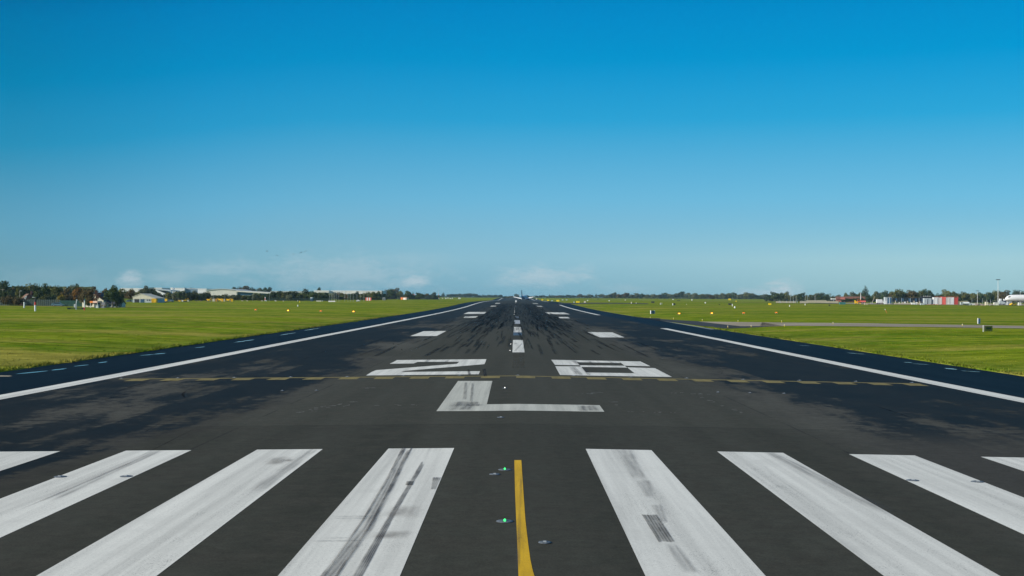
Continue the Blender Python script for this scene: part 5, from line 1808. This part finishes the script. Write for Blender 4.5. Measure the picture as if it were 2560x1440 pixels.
# pale wall
for x0_, x1_, ty, d, lb in ((2000, 2020, 753.2, 800, 'low pale blast wall, short left section'), (2016, 2066, 751, 860, 'low pale blast wall, long middle section'), (2066, 2096, 753, 850, 'low pale blast wall, right section'),
                            (1940, 1990, 753.5, 830, 'low grey-green wall left of the pale blast wall')):
    pa, pb = at(x0_, d), at(x1_, d)
    _, by = proj(pa)
    h = (by - ty) * d / F
    t = thing('blast_wall', lb, 'wall', pa, 0, 1, 'low walls across the right grass')
    bx('wall', MPB if 'pale' in lb else MLG, ((pb.x - pa.x) / 2, .3, h / 2 - .1), (pb.x - pa.x, .4, h + .2), t)
    bx('coping', MCR if 'pale' in lb else MPB, ((pb.x - pa.x) / 2, .3, h + .05), (pb.x - pa.x + .1, .55, .12), t)
for i, px in enumerate((1948, 1951.5, 1967, 1975, 1984.5, 1993)):
    pole(px, 800, 751.5 + (i % 2), 'stubby pale post along the low grey-green wall, %s from the left' % ORD[i], .16, MLG, False, False, 'stubby posts along the low wall', 'bollard', 'bollard')


# ------------------------------------------------------------------ vehicles, containers, machines
def wheels(t, xs, y, r, n=12, w=.25):
    for x in xs:
        for s in (-1, 1):
            wv_ = MB().cyl((x, s * y - w / 2, r), (x, s * y + w / 2, r), r, r, n).build('wheel', MTY, t)
            MB().cyl((x, s * y - w / 2 - .01, r), (x, s * y + w / 2 + .01, r), r * .5, r * .5, 10).build('hub', MLG, wv_)


def car(px, d, mat, label, rz=0.0, s=1.0, name='parked_car', cat='car', van=False):
    t = thing(name, label, cat, at(px, d) + Vector((0, 0, .06)), rz, s)
    if van:
        prof = [(-2.4, .35), (2.4, .35), (2.4, 1.0), (1.9, 1.15), (1.35, 1.95), (-2.35, 2.0), (-2.4, 1.6)]
    else:
        prof = [(-2.1, .32), (2.1, .32), (2.12, .72), (1.2, .86), (.55, 1.38), (-1.0, 1.40), (-1.75, .92), (-2.1, .85)]
    MB().prism(prof, -.85, .85).build('body', mat, t)
    g_ = MB()
    if van:
        g_.prism([(1.0, 1.2), (1.75, 1.2), (1.3, 1.85), (1.0, 1.85)], -.865, .865)
    else:
        g_.prism([(-1.5, .93), (1.0, .92), (.5, 1.30), (-.95, 1.32)], -.865, .865)
    g_.build('window', MGL, t)
    wheels(t, (-1.3, 1.3), .78, .32)
    for s_ in (-1, 1):
        bx('headlight', MW, (2.12 if not van else 2.41, s_ * .6, .65), (.05, .3, .14), t)
    return t


car(145, 440, M('pale_blue_car_paint', (0.10, 0.19, 0.24), .35, .05, 1, .5), 'pale blue car parked behind the fence corner, leftmost car', 0.1)
car(126, 452, M('dark_car_paint', (0.03, 0.035, 0.04), .35, .05, 1, .5), 'dark car parked behind the palisade pales', 0.0)
car(226 + 200, 640, M('silver_car_paint', (0.45, 0.47, 0.5), .35, .05, 1, .5), 'silver car parked between the yellow truck and the digger', 0, .8)
car(325, 610, M('teal_car_paint', (0.06, 0.12, 0.16), .35, .05, 1, .5), 'dark teal car parked left of the cream shed front', 0, .9)
car(2533, 700, MYE, 'bright yellow car under the white aeroplane', .3, .95)
car(2285, 705, MW, 'white van parked in front of the glass frame', 0.0, .62, 'parked_van', 'van', True)


def container(px, by_d, w, h, mat, label, rz=0.0, dep=None, name='container', cat='container', group=None):
    """w, h in photo px"""
    p = at(px, by_d)
    k = by_d / F
    W, H, D = w * k, h * k, dep or 2.4
    t = thing(name, label, cat, p + Vector((0, 0, .06)), rz, 1, group)
    mb = MB()
    mb.box((0, 0, H / 2), (W - .1, D - .1, H))
    n = max(4, int(W / .28))
    for i in range(n):
        mb.box((-W / 2 + .1 + (W - .2) * (i + .5) / n, -D / 2 + .03, H / 2), ((W - .2) / n * .5, .06, H * .9))
    mb.build('body', mat, t)
    fr = MB()
    for sx in (-1, 1):
        for sy in (-1, 1):
            fr.box((sx * (W / 2 - .05), sy * (D / 2 - .02), H / 2), (.14, .14, H + .04))
    fr.build('corner_post', mat, t)
    bx('roof', mat, (0, 0, H + .05), (W + .04, D + .04, .1), t)
    bx('door', mat, (W * .22, -D / 2 - .035, H * .46), (W * .3, .05, H * .8), t)
    return t


container(386.5, 596, 12, 9.8, MYE, 'bright yellow container right of the cream shed', 0)
# yellow truck
def truck(px, d, s, cabm, bodm, label, rz=0.0, name='truck', tank=False, long=6.0, high=2.4):
    t = thing(name, label, 'truck', at(px, d) + Vector((0, 0, .06)), rz, s)
    bx('chassis', MDK, (0, 0, .7), (long + 1.9, 1.6, .25), t)
    if tank:
        MB().cyl((-long / 2 - .8, 0, 1.75), (long / 2 - .8, 0, 1.75), .95, .95, 18).build('tank', bodm, t, False)
    else:
        MB().box((-.9, 0, .85 + high / 2), (long, 2.3, high)).build('cargo_body', bodm, t)
    cb = MB()
    cb.prism([(long / 2 - .6, .6), (long / 2 + 1.0, .6), (long / 2 + 1.05, 1.5), (long / 2 + .75, 2.45), (long / 2 - .6, 2.5)][::1], -1.1, 1.1)
    c = cb.build('cab', cabm, t)
    MB().prism([(long / 2 - .1, 1.5), (long / 2 + .98, 1.5), (long / 2 + .74, 2.25), (long / 2 - .1, 2.25)], -1.12, 1.12).build('window', MGL, c)
    wheels(t, (-long / 2 + .2, -long / 2 + 1.3, long / 2 + .3), 1.0, .48)
    return t


truck(410.5, 622, .62, MYE, MYE, 'small yellow truck with a grey bed right of the yellow container', math.pi, long=3.6, high=1.9)
truck(2201, 760, .82, MW, MW, 'white box truck left of the grey cabin', 0, long=4.0, high=2.6)
truck(2412, 690, .7, MLG, MW, 'white tank trailer right of the red containers', math.pi, tank=True, long=5.0)


def digger(px, d, s, mat, label, rz=0.0):
    t = thing('excavator', label, 'excavator', at(px, d) + Vector((0, 0, .06)), rz, s)
    for sy in (-1, 1):
        MB().prism([(-1.6, 0.0), (1.6, 0.0), (1.95, .4), (1.6, .85), (-1.6, .85), (-1.95, .4)], sy * .95 - .25, sy * .95 + .25).build('track', MDK, t)
    MB().prism([(-1.9, .9), (1.2, .9), (1.2, 1.6), (-.6, 1.7), (-1.9, 1.5)], -1.1, 1.1).build('body', mat, t)
    c = MB().prism([(.2, 1.6), (1.3, 1.6), (1.15, 2.9), (.3, 2.9)], -1.0, 0.0).build('cab', mat, t)
    MB().prism([(.35, 1.95), (1.2, 1.95), (1.1, 2.75), (.4, 2.75)], -1.03, .03).build('window', MGL, c)
    bm = MB().prism([(1.0, 1.4), (1.3, 1.3), (2.7, 3.3), (2.45, 3.6)], .1, .45).build('boom', mat, t)
    MB().prism([(2.45, 3.6), (2.7, 3.4), (3.9, 1.5), (3.65, 1.4)], .12, .43).build('stick', mat, bm)
    MB().prism([(3.5, 1.5), (4.0, 1.45), (4.1, .8), (3.6, .5), (3.2, .9)], -.2, .75).build('bucket', MDK, bm)
    return t


digger(463, 650, .55, MYE, 'yellow excavator with raised boom, left of the yellow skips', .2)
container(471, 655, 3, 4, MCR, 'small cream box right of the yellow excavator')
container(449.5, 655, 6, 3.0, MYE, 'low yellow skip left of the excavator')
container(457, 660, 5, 3.2, MW, 'low white box at the foot of the excavator')


def dumper(px, d, s, label, rz=0.0):
    t = thing('dumper', label, 'dumper', at(px, d) + Vector((0, 0, .06)), rz, s)
    MB().prism([(-1.6, .8), (.6, .8), (1.2, 2.0), (-2.0, 2.1)], -1.1, 1.1).build('skip', MYE, t)
    bx('cab', MYE, (1.4, 0, 1.5), (1.1, 1.6, 1.9), t, 0, .9)
    bx('window', MGL, (1.42, 0, 1.9), (.9, 1.63, .6), t, 0, .95)
    wheels(t, (-1.2, 1.3), .95, .6)
    return t


MORG = M('ochre_machine', (0.62, 0.33, 0.05), .6, .15)
dumper(522.5, 672, .62, 'yellow dumper, leftmost machine of the yellow row', 0)
container(534.5, 672, 5.5, 6.2, MCR, 'cream and yellow box, second in the yellow row', 0, 1.8)
container(541.5, 672, 3.5, 6.0, MORG, 'ochre box, third in the yellow row', 0, 1.8)
dumper(549, 672, .72, 'yellow dumper with the highest skip in the yellow row', math.pi)
container(556.5, 672, 4.5, 6.4, MYE, 'bright yellow box in the middle of the yellow row', 0, 1.8)
container(561, 672, 3.0, 6.0, MCR, 'narrow cream box right of the bright yellow box', 0, 1.6)
dumper(572, 672, .66, 'yellow dumper set apart right in the yellow row', 0)
container(580.5, 672, 5.0, 6.2, MYE, 'yellow box at the right end of the yellow row', 0, 1.8)
for i, (px, w) in enumerate(((491, 6), (501, 5), (606, 5), (618, 4), (655, 5), (690, 4), (708, 3))):
    p = at(px, 705)
    k = 705 / F
    t = thing('concrete_block', 'small pale block along the far left grass edge, %s from the left' % ORD[i], 'block', p, 0, 1, 'pale blocks along the far grass edge')
    bx('block', MPB, (0, 0, .8 * k), (w * k, .6, 1.6 * k + .1), t, 0, .9)
    bx('lifting_eye', MGR, (0, 0, 1.7 * k + .05), (.2, .08, .16), t)
for i, px in enumerate((822.5, 826, 829.5, 833, 836.5)):
    p = at(px, 690)
    t = thing('barrier_block', 'white barrier block at the foot of the slim masts, %s from the left' % ORD[i], 'barrier', p + Vector((0, 0, .05)), 0, 1, 'white barrier blocks under the masts')
    MB().prismx([(-.3, 0), (.3, 0), (.12, .3), (.1, .62), (-.1, .62), (-.12, .3)], -.32, .32).build('block', MW, t)
    bx('reflector', MLR, (0, -.13, .5), (.2, .04, .08), t)
marker_post(663, 752.3, 742, 2.0, [MW, MLR, MW], 'red and white post below the long hangar roof', 'antenna_post', 'antenna', d=715)
for i, (px, w) in enumerate(((666, 3), (688, 3.2), (806, 2.4), (744, 2.4))):
    p = at(px, 712)
    k = 712 / F
    t = thing('white_cabinet', 'small white cabinet on the far left grass edge, %s from the left' % ORD[i], 'cabinet', p, 0, 1, 'small white cabinets on the far grass edge')
    bx('body', MW, (0, 0, 1.3 * k), (w * k * .6, .4, 2.6 * k), t)
    bx('door', MLG, (0, -.21, 1.2 * k), (w * k * .4, .03, 2.0 * k), t)
p = at(797, 705)
t = thing('low_bench_wall', 'low cream wall right of the blue cabin', 'wall', p, 0, 1)
bx('wall', MCR, (0, 0, .25), (2.8, .3, .6), t)
bx('coping', MW, (0, 0, .58), (2.9, .4, .06), t)
p = at(895, 720)
t = thing('utility_vehicle', 'small grey-white vehicle left of the striped board', 'vehicle', p + Vector((0, 0, .06)), 0, .55)
MB().prism([(-1.8, .4), (1.8, .4), (1.8, 1.2), (.9, 1.3), (.5, 2.1), (-.6, 2.1), (-.7, 1.2), (-1.8, 1.2)], -.8, .8).build('body', MW, t)
MB().prism([(-.5, 1.35), (.75, 1.35), (.4, 1.98), (-.45, 1.98)], -.82, .82).build('window', MGL, t)
wheels(t, (-1.1, 1.1), .75, .4)

# right side works
DR = 745
p = at(2150.5, 800)
t = thing('crane_truck', 'orange-red crane truck with a white upright jib by the conifer', 'crane', p + Vector((0, 0, .06)), 0, 1)
bx('chassis', MDK, (.9, 0, .55), (4.6, 1.8, .3), t)
bx('cab', MOR, (-1.1, 0, 1.5), (1.3, 1.8, 1.7), t, 0, .9)
bx('window', MGL, (-1.3, 0, 1.85), (.9, 1.85, .5), t)
bx('body', MLR, (1.6, 0, 1.3), (3.6, 1.9, 1.0), t, 0, .95)
cy('jib', MW, (.3, 0, 1.6), (.35, 0, 7.0), .22, .14, t, 8)
cy('jib', MOR, (.3, 0, 1.2), (.3, 0, 2.6), .34, .3, t, 8)
wheels(t, (-1.0, 1.4, 2.5), .85, .45)
p = at(2143, 730)
t = thing('yellow_loader', 'bright yellow loader with a raised back left of the crane truck', 'loader', p + Vector((0, 0, .06)), 0, .62)
MB().prism([(-2.2, .5), (2.0, .4), (2.4, 1.1), (.2, 1.4), (-1.5, 3.4), (-2.4, 3.6), (-2.3, 2.2)], -.9, .9).build('body', MYE, t)
bx('bucket', MYE, (2.7, 0, .7), (.9, 2.0, .9), t, 0, .7)
wheels(t, (-1.2, 1.3), .9, .55)
p = at(2183, 780)
t = thing('lattice_boom', 'leaning pale boom left of the white box truck', 'boom', p, 0, 1)
cy('boom', MPB, (-.9, 0, 0), (.95, 0, 4.6), .16, .1, t, 8)
bx('base', MGR, (-.9, 0, .4), (1.4, 1.0, .8), t)
# grey cabin pair
for px, w, ty, m, lb in ((2213.5, 5.5, 743.5, MLG, 'tall pale grey cabin left of the glass frame'), (2221.8, 11, 743.6, MGR, 'dark glazed tall cabin joined to the pale grey cabin')):
    p = at(px, DR)
    k = DR / F
    _, by = proj(p)
    t = thing('tall_cabin', lb, 'cabin', p, 0, 1, 'tall cabins left of the glass frame')
    H = (by - ty) * k
    bx('wall', m, (0, 0, H / 2), (w * k - .03, 2.6, H), t)
    bx('roof', MLG, (0, 0, H + .08), (w * k + .06, 2.8, .16), t)
    if m is MGR:
        for i in (-1, 1):
            bx('window', MBG, (i * w * k * .24, -1.33, H * .55), (w * k * .34, .06, H * .8), t)
        bx('mullion', MW, (0, -1.35, H * .5), (.3, .1, H), t)
    else:
        bx('door', MW, (0, -1.33, 1.1), (.8, .06, 2.1), t)
# steel frame with dark glass
pa, pb = at(2232, DR), at(2309, DR)
k = DR / F
_, by = proj(pa)
H = (by - 745.0) * k
w = pb.x - pa.x
t = thing('steel_frame_hall', 'half-built dark glazed steel frame hall between grey cabins', 'building', pa, 0, 1)
bx('floor', MPB, (w / 2, 5, .15), (w, 9.6, .3), t)
for i in range(15):
    x = w * i / 14
    cy('column', MST if i % 4 == 0 else MSL, (x, 0, 0), (x, 0, H), .16 if i % 4 == 0 else .09, .16 if i % 4 == 0 else .09, t, 8)
    if i < 14:
        bx('glass_panel', MBG if i % 3 == 1 else MGL, (x + w / 28, .12, H * .72), (w / 14 * .86, .05, H * .5), t)
bx('beam', MSL, (w / 2, 0, H + .08), (w + .3, .3, .2), t)
bx('beam', MSL, (w / 2, 8, H + .08), (w + .3, .3, .2), t)
for i in range(8):
    x = w * i / 7
    cy('column', MSL, (x, 8, 0), (x, 8, H), .12, .12, t, 8)
rr_ = random.Random(8)
for i in range(9):
    px = 2240 + i * 7.6 + rr_.uniform(-2, 2)
    p = at(px, DR - 3)
    hgt, ww = rr_.uniform(1.0, 2.2), rr_.uniform(.5, 1.2)
    t = thing('leaning_board', 'pale upright board leaning in front of the glass frame, %s from the left' % ORD[i], 'board', p + Vector((0, 0, .1)), 0, 1, 'pale boards in front of the glass frame')
    MB().prismx([(-.05, 0), (.05, 0), (.35, hgt), (.25, hgt)], -ww / 2, ww / 2).build('panel', MW if i % 2 else MPB, t)
    bx('prop', MGR, (0, .3, hgt * .3), (.08, .5, .08), t)
pa, pb = at(2236, DR - 6), at(2330, DR - 6)
t = thing('low_wall', 'low pale concrete kerb wall in front of the glass frame', 'wall', pa, 0, 1)
bx('wall', MPB, ((pb.x - pa.x) / 2, 0, .3), (pb.x - pa.x, .4, .7), t)
bx('coping', MCR, ((pb.x - pa.x) / 2, 0, .69), (pb.x - pa.x, .5, .08), t)
# grey containers and the red/white ones
CR = 735
for px, w, h, m, lb in ((2312.8, 7.2, 15.4, MLG, 'tall pale grey container, left of a pair beside the white container'), (2322.6, 8.4, 15.4, MLG, 'tall pale grey container, right of a pair beside the white container'),
                        (2337.5, 9.6, 17.6, MW, 'tall white container, first of the red and white row'), (2348.6, 8.6, 17.2, M('pinkish_white_panel', (0.70, 0.64, 0.60), .6, .08), 'pinkish white container, second of the red and white row'),
                        (2358.2, 9.2, 18.6, MLR, 'bright red container in the middle of the row'), (2368.4, 10.2, 17.6, MWB, 'off-white ribbed container right of the bright red one'),
                        (2378.4, 9.0, 17.6, MW, 'white container left of the dark red one'), (2388.8, 10.6, 16.4, M('dark_red_panel', (0.50, 0.075, 0.06), .55, .2), 'dark red ribbed container at the right end of the row')):
    p = at(px, CR)
    _, by = proj(p)
    container(px, CR, w, h + (by - 761.5), m, lb, FRONT * .0, 2.5, 'shipping_container', 'container', 'row of upright containers on the right')
p = at(2367, CR + 1.5)
t = thing('roof_gantry', 'thin red roof edge beam over the container row', 'beam', p, 0, 1)
k = CR / F
bx('beam', MLR, (0, 0, 19.3 * k), (58 * k, .4, .5 * k), t)
for s in (-1, 1):
    bx('post', MRE, (s * 28.6 * k, .9, 9.6 * k), (.22, .22, 19.2 * k), t)
p = at(2318, 775)
t = thing('dark_roof_shed', 'dark shed roof with four pale rooflights behind the grey containers', 'shed', p, 0, 1)
k = 775 / F
bx('wall', MSL, (0, 1.2, 8.6 * k), (27 * k, 2, 17.2 * k), t)
bx('roof', MDK, (0, 1.2, 18.4 * k), (30 * k, 3.2, 2.4 * k), t)
for i in range(4):
    bx('rooflight', MW, ((-9 + i * 5.2) * k, -.2, 19.8 * k), (2.4 * k, .5, 1.0 * k), t)
# hoarding and yard clutter right of the containers
pa = at(2408, 720)
k = 720 / F
t = thing('hoarding', 'olive-beige hoarding wall right of the dark red container', 'hoarding', pa, 0, 1)
bx('panel', M('olive_hoarding', (0.26, 0.24, 0.13), .8, .15), (0, 0, 5.0 * k), (25 * k, .2, 9.6 * k), t)
for i in range(4):
    bx('post', MWD, ((-11 + i * 7.3) * k, .25, 5 * k), (.16, .16, 10 * k), t)
p = at(2396, 695)
t = thing('scaffold_pole', 'dark upright post at the right end of the red container row', 'post', p, 0, 1)
cy('post', MDK, (0, 0, -.1), (0, 0, 4.2), .12, .10, t, 8)
bx('foot', MGR, (0, 0, .06), (.5, .5, .12), t)


def rubble(px, d, w, h, label, mat):
    p = at(px, d)
    k = d / F
    t = thing('rubble_heap', label, 'rubble', p, 0, 1, 'rubble heaps in the right yard')
    r_ = random.Random(int(px))
    mb = MB()
    for i in range(26):
        x = r_.uniform(-1, 1)
        z = r_.uniform(0, 1) * (1 - abs(x)) * h * k
        s = r_.uniform(.25, .6)
        mb.box((x * w * k / 2, r_.uniform(-.8, .8), z + .1), (s, s * .8, s * .7), r_.uniform(0, 3))
    mb.build('heap', mat, t)


rubble(2441, 700, 18, 9, 'grey heap of broken concrete under the shorter floodlight mast', MRU)
rubble(2449, 690, 24, 5.5, 'pinkish low rubble heap in front of the grey heap', M('pink_rubble', (0.42, 0.31, 0.26), .95, .3, 1.5))
rubble(2340, 706, 60, 2.6, 'reddish rubble strip at the foot of the container row', M('red_rubble', (0.36, 0.17, 0.11), .95, .35, 1.5))
rubble(2480, 700, 14, 3.5, 'beige rubble strip left of the white stairs', MRU)
for px, w, h, m, lb in ((2466, 5.6, 8, MCR, 'cream site box left of the tall floodlight'), (2490, 11, 7, MWB, 'wide off-white site box at the foot of the tall floodlight'),
                        (2422, 8, 5, MLG, 'grey bin box right of the white tank'), (2433, 7, 4, MW, 'small white box on the rubble edge'), (2549, 6, 7, MWB, 'off-white box below the aeroplane belly'),
                        (2165, 8, 3, MPB, 'low beige box right of the yellow loader'), (2305, 8, 4, MLG, 'low grey box left of the grey containers'), (2106, 14, 5.6, MTE, 'low green sheet box left of the yellow loader')):
    container(px, 705, w, h, m, lb, 0, 1.6, 'site_box', 'box', 'boxes in the right yard')
# steps and loader at the aircraft nose
p = at(2506, 735)
t = thing('cargo_loader', 'white loader with two raised arms and dark bed at the aeroplane nose', 'loader', p + Vector((0, 0, .06)), 0, 1)
MB().prism([(-2.2, .5), (1.6, .5), (1.6, 1.5), (-.4, 2.2), (-2.0, 2.6)], -1, 1).build('body', MLG, t)
bx('cab', MW, (-1.3, 0, 3.0), (1.2, 1.4, 1.3), t, 0, .9)
bx('arm', MW, (1.1, 0, 2.9), (1.1, 1.2, 1.3), t, 0, .85)
bx('bed', M('navy_bed', (0.03, 0.03, 0.06), .6, .2), (.3, 0, 2.1), (2.8, 1.6, .8), t)
wheels(t, (-1.4, 1.0), .9, .42)
p = at(2522, 715)
t = thing('air_stairs', 'white and grey passenger stairs below the aeroplane nose', 'stairs', p + Vector((0, 0, .06)), 0, 1)
MB().prism([(-1.6, .3), (1.5, .3), (1.5, 2.2), (.6, 2.2), (-1.6, .7)], -.7, .7).build('flight', MGR, t)
bx('side_panel', MW, (-1.2, -.75, 1.15), (.9, .08, 2.0), t)
for i in range(5):
    bx('tread', MLG, (-1.3 + i * .42, 0, .75 + i * .33), (.44, 1.3, .06), t)
wheels(t, (-1.0, 1.1), .6, .25)


# ------------------------------------------------------------------ aeroplanes
def ring(y, r, zc, n=20, sx=1.0):
    return [(sx * r * math.cos(6.28318 * i / n), y, zc + r * math.sin(6.28318 * i / n)) for i in range(n)]


def aeroplane(name, label, loc, rz, L, R, span, mats, clear, fin_h, eng=True, scale=1.0):
    """nose towards +Y, main wheels near y=0"""
    fus_m, wing_m, fin_m, eng_m = mats
    t = thing(name, label, 'aeroplane', loc, rz, scale)
    zc = clear + R
    prof = [(-L * .52, R * .12, R * .55), (-L * .46, R * .34, R * .42), (-L * .36, R * .66, R * .2), (-L * .24, R * .93, R * .03), (-L * .12, R, 0), (L * .30, R, 0), (L * .385, R * .95, -R * .02),
            (L * .43, R * .80, -R * .10), (L * .457, R * .58, -R * .22), (L * .474, R * .32, -R * .33), (L * .480, R * .10, -R * .38)]
    MB().loft([ring(y, r, zc + dz) for y, r, dz in prof]).build('fuselage', fus_m, t, True)
    f = MB()
    f.prismx([(L * .405, zc + R * .24), (L * .443, zc + R * .14), (L * .434, zc + R * .46), (L * .405, zc + R * .54)], -R * .83, R * .83)
    f.build('cockpit_window', MGL, t)
    wd = MB()
    for s in (-1, 1):
        for i in range(26):
            wd.box((s * R * .975, -L * .2 + L * .52 * i / 25, zc + R * .22), (.06, .28, .36))
    if eng:
        wd.build('cabin_windows', MGL, t)
    for s in (-1, 1):
        rootx, tipx = R * .7, span / 2
        zr_, zt_ = zc - R * .55, zc - R * .55 + span * .085
        sw = span * .24
        vs = [(s * rootx, L * .12, zr_ - .2), (s * rootx, -L * .085, zr_ - .2), (s * tipx, L * .12 - sw - 1.5, zt_), (s * tipx, L * .12 - sw, zt_),
              (s * rootx, L * .12, zr_ + .35), (s * rootx, -L * .085, zr_ + .25), (s * tipx, L * .12 - sw - 1.5, zt_ + .12), (s * tipx, L * .12 - sw, zt_ + .14)]
        fs = [(0, 1, 2, 3), (7, 6, 5, 4), (0, 3, 7, 4), (1, 5, 6, 2), (3, 2, 6, 7), (0, 4, 5, 1)]
        w = MB().add(vs, fs).build('wing', wing_m, t)
        MB().add([(s * tipx, L * .12 - sw, zt_), (s * tipx, L * .12 - sw - 1.5, zt_), (s * (tipx + .35), L * .12 - sw - 1.9, zt_ + 1.5), (s * (tipx + .35), L * .12 - sw - 1.2, zt_ + 1.5),
                  (s * tipx + .1, L * .12 - sw, zt_), (s * tipx + .1, L * .12 - sw - 1.5, zt_), (s * (tipx + .35) + .1, L * .12 - sw - 1.9, zt_ + 1.5), (s * (tipx + .35) + .1, L * .12 - sw - 1.2, zt_ + 1.5)],
                 [(0, 1, 2, 3), (7, 6, 5, 4), (0, 3, 7, 4), (1, 5, 6, 2), (3, 2, 6, 7), (0, 4, 5, 1)]).build('winglet', fin_m, w)
        fl_ = MB().add([(s * rootx, -L * .085, zr_ + .15), (s * (tipx * .92), L * .12 - sw * .92 - 1.6, zt_ - .02), (s * (tipx * .92), L * .12 - sw * .92 - 2.3, zt_ - .75), (s * rootx, -L * .085 - 1.2, zr_ - .95),
                      (s * rootx, -L * .085 + .15, zr_ + .05), (s * (tipx * .92), L * .12 - sw * .92 - 1.5, zt_ - .1), (s * (tipx * .92), L * .12 - sw * .92 - 2.2, zt_ - .8), (s * rootx, -L * .085 - 1.05, zr_ - 1.0)],
                     [(0, 1, 2, 3), (7, 6, 5, 4), (0, 3, 7, 4), (1, 5, 6, 2), (3, 2, 6, 7), (0, 4, 5, 1)])
        fl_.build('flap', wing_m, w)
        ey, ex_ = L * .085, R + span * .105
        ez = zc - R * .95
        e = MB()
        e.loft([ring(y, r, 0, 16) for y, r in ((-1.9, R * .30), (-.9, R * .46), (.6, R * .56), (1.7, R * .52))])
        e.v = [(x + s * ex_, y + ey, z + ez) for x, y, z in e.v]
        en = e.build('engine', eng_m, t, True)
        MB().cyl((s * ex_, ey + 1.705, ez), (s * ex_, ey + 1.75, ez), R * .44, R * .44, 16).build('fan', MDK, en)
        bx('pylon', eng_m, (s * ex_, ey - .6, ez + R * .62), (.22, 2.6, R * .5), t)
        ts = MB().add([(s * R * .25, -L * .41, zc + R * .62), (s * R * .25, -L * .49, zc + R * .62), (s * span * .19, -L * .515, zc + R * .95), (s * span * .19, -L * .485, zc + R * .95),
                       (s * R * .25, -L * .41, zc + R * .76), (s * R * .25, -L * .49, zc + R * .72), (s * span * .19, -L * .515, zc + R * 1.0), (s * span * .19, -L * .485, zc + R * 1.0)],
                      [(0, 1, 2, 3), (7, 6, 5, 4), (0, 3, 7, 4), (1, 5, 6, 2), (3, 2, 6, 7), (0, 4, 5, 1)])
        ts.build('tailplane', wing_m, t)
        gx = s * R * 1.25
        gl = cy('main_gear', MGR, (gx, -.4, .4), (gx, -.2, zc - R * .4), .14, .16, t, 8)
        for q in (-.28, .28):
            cy('wheel', MTY, (gx + q - .15, -.4, .5), (gx + q + .15, -.4, .5), .5, .5, gl, 14)
    fn = MB()
    fn.prismx([(-L * .33, zc + R * .85), (-L * .50, zc + R * .72), (-L * .535, zc + R * .72 + fin_h), (-L * .47, zc + R * .72 + fin_h)], -.17, .17)
    fn.build('tail_fin', fin_m, t)
    ng = cy('nose_gear', MGR, (0, L * .36, .35), (0, L * .37, zc - R * .8), .11, .12, t, 8)
    cy('wheel', MTY, (-.22, L * .36, .36), (.22, L * .36, .36), .36, .36, ng, 12)
    return t


MAW = M('aircraft_white', (0.76, 0.76, 0.74), 0.35, .04, .3, .5)
MAN = M('aircraft_navy', (0.010, 0.035, 0.085), 0.35, .1, .3, .5)
MAB = M('aircraft_blue', (0.05, 0.21, 0.38), 0.35, .1, .3, .5)
p = G(1309.5, 751.2)
p = at(1309.5, 1370)
aeroplane('airliner', 'distant blue airliner with white wings lined up far down the runway', p + Vector((0, 0, .02)), math.radians(-9), 32.0, 2.3, 24.0, (MAB, MAW, MAN, MAN), 1.3, 6.2)
p = at(2512, 800)
aeroplane('airliner', 'white aeroplane parked on the right with only its nose in view', Vector((p.x + 18.4, p.y, p.z)), math.radians(90), 38.0, 2.12, 34.0, (MAW, MAW, MAW, MAW), 2.0, 6.0, False)


# ------------------------------------------------------------------ birds
def bird(px, py, d, s, label):
    r = ray(px, py)
    pos = CAMPOS + r / r.y * d
    t = thing('bird', label, 'bird', pos, rt.uniform(-1, 1), s, 'small birds in the sky')
    MB().loft([[(rr * math.cos(6.283 * i / 8), y, rr * .8 * math.sin(6.283 * i / 8)) for i in range(8)] for y, rr in ((-.30, .01), (-.18, .05), (0, .075), (.16, .055), (.24, .04), (.30, .01))]).build('body', MDK, t, True)
    for q in (-1, 1):
        MB().add([(q * .04, .10, .03), (q * .04, -.08, .03), (q * .30, -.02, .16), (q * .30, .10, .17), (q * .62, -.08, .10), (q * .60, -.01, .11), (q * .04, .10, .0), (q * .04, -.08, .0), (q * .30, -.02, .14), (q * .30, .10, .15)],
                 [(0, 1, 2, 3), (3, 2, 4, 5), (6, 9, 8, 7), (0, 3, 9, 6), (1, 7, 8, 2)]).build('wing', MDK, t)


for px, py, s, lb in ((667.5, 628, 1.3, 'dark bird, leftmost and highest of the small flock'), (693, 639, 1.0, 'dark bird, lowest of the small flock'), (733.5, 635.5, 1.3, 'dark bird, third from the left in the flock'),
                      (749.5, 633.5, 1.0, 'dark bird, lower of a close pair in the flock'), (753, 631, 1.2, 'dark bird, upper of a close pair in the flock'), (761.5, 629.8, .9, 'dark bird, second from the right in the flock'),
                      (765.5, 627, .9, 'dark bird, rightmost in the flock'), (1984, 603, .8, 'lone tiny bird high over the right grass'), (2155, 603.5, .8, 'lone tiny bird over the conifer')):
    bird(px, py, 420, s, lb)


# ------------------------------------------------------------------ air: thin even haze over the whole field
hz = bpy.data.materials.new('thin_air_haze')
hz.use_nodes = True
g = NT(hz.node_tree)
out = g.node('ShaderNodeOutputMaterial')
pv = g.node('ShaderNodeVolumePrincipled')
pv.inputs['Color'].default_value = (0.52, 0.82, 1.0, 1)
pv.inputs['Density'].default_value = 0.00006
pv.inputs['Anisotropy'].default_value = 0.2
g.t.links.new(pv.outputs[0], out.inputs['Volume'])
zlo = min(v[2] for v in gv) - 1.0
o = MB().box((0, 5800, (zlo + 46) / 2), (18400, 12700, 46 - zlo)).build('haze', hz)
tag(o, 'thin pale haze in the air over the airfield', kind='stuff')
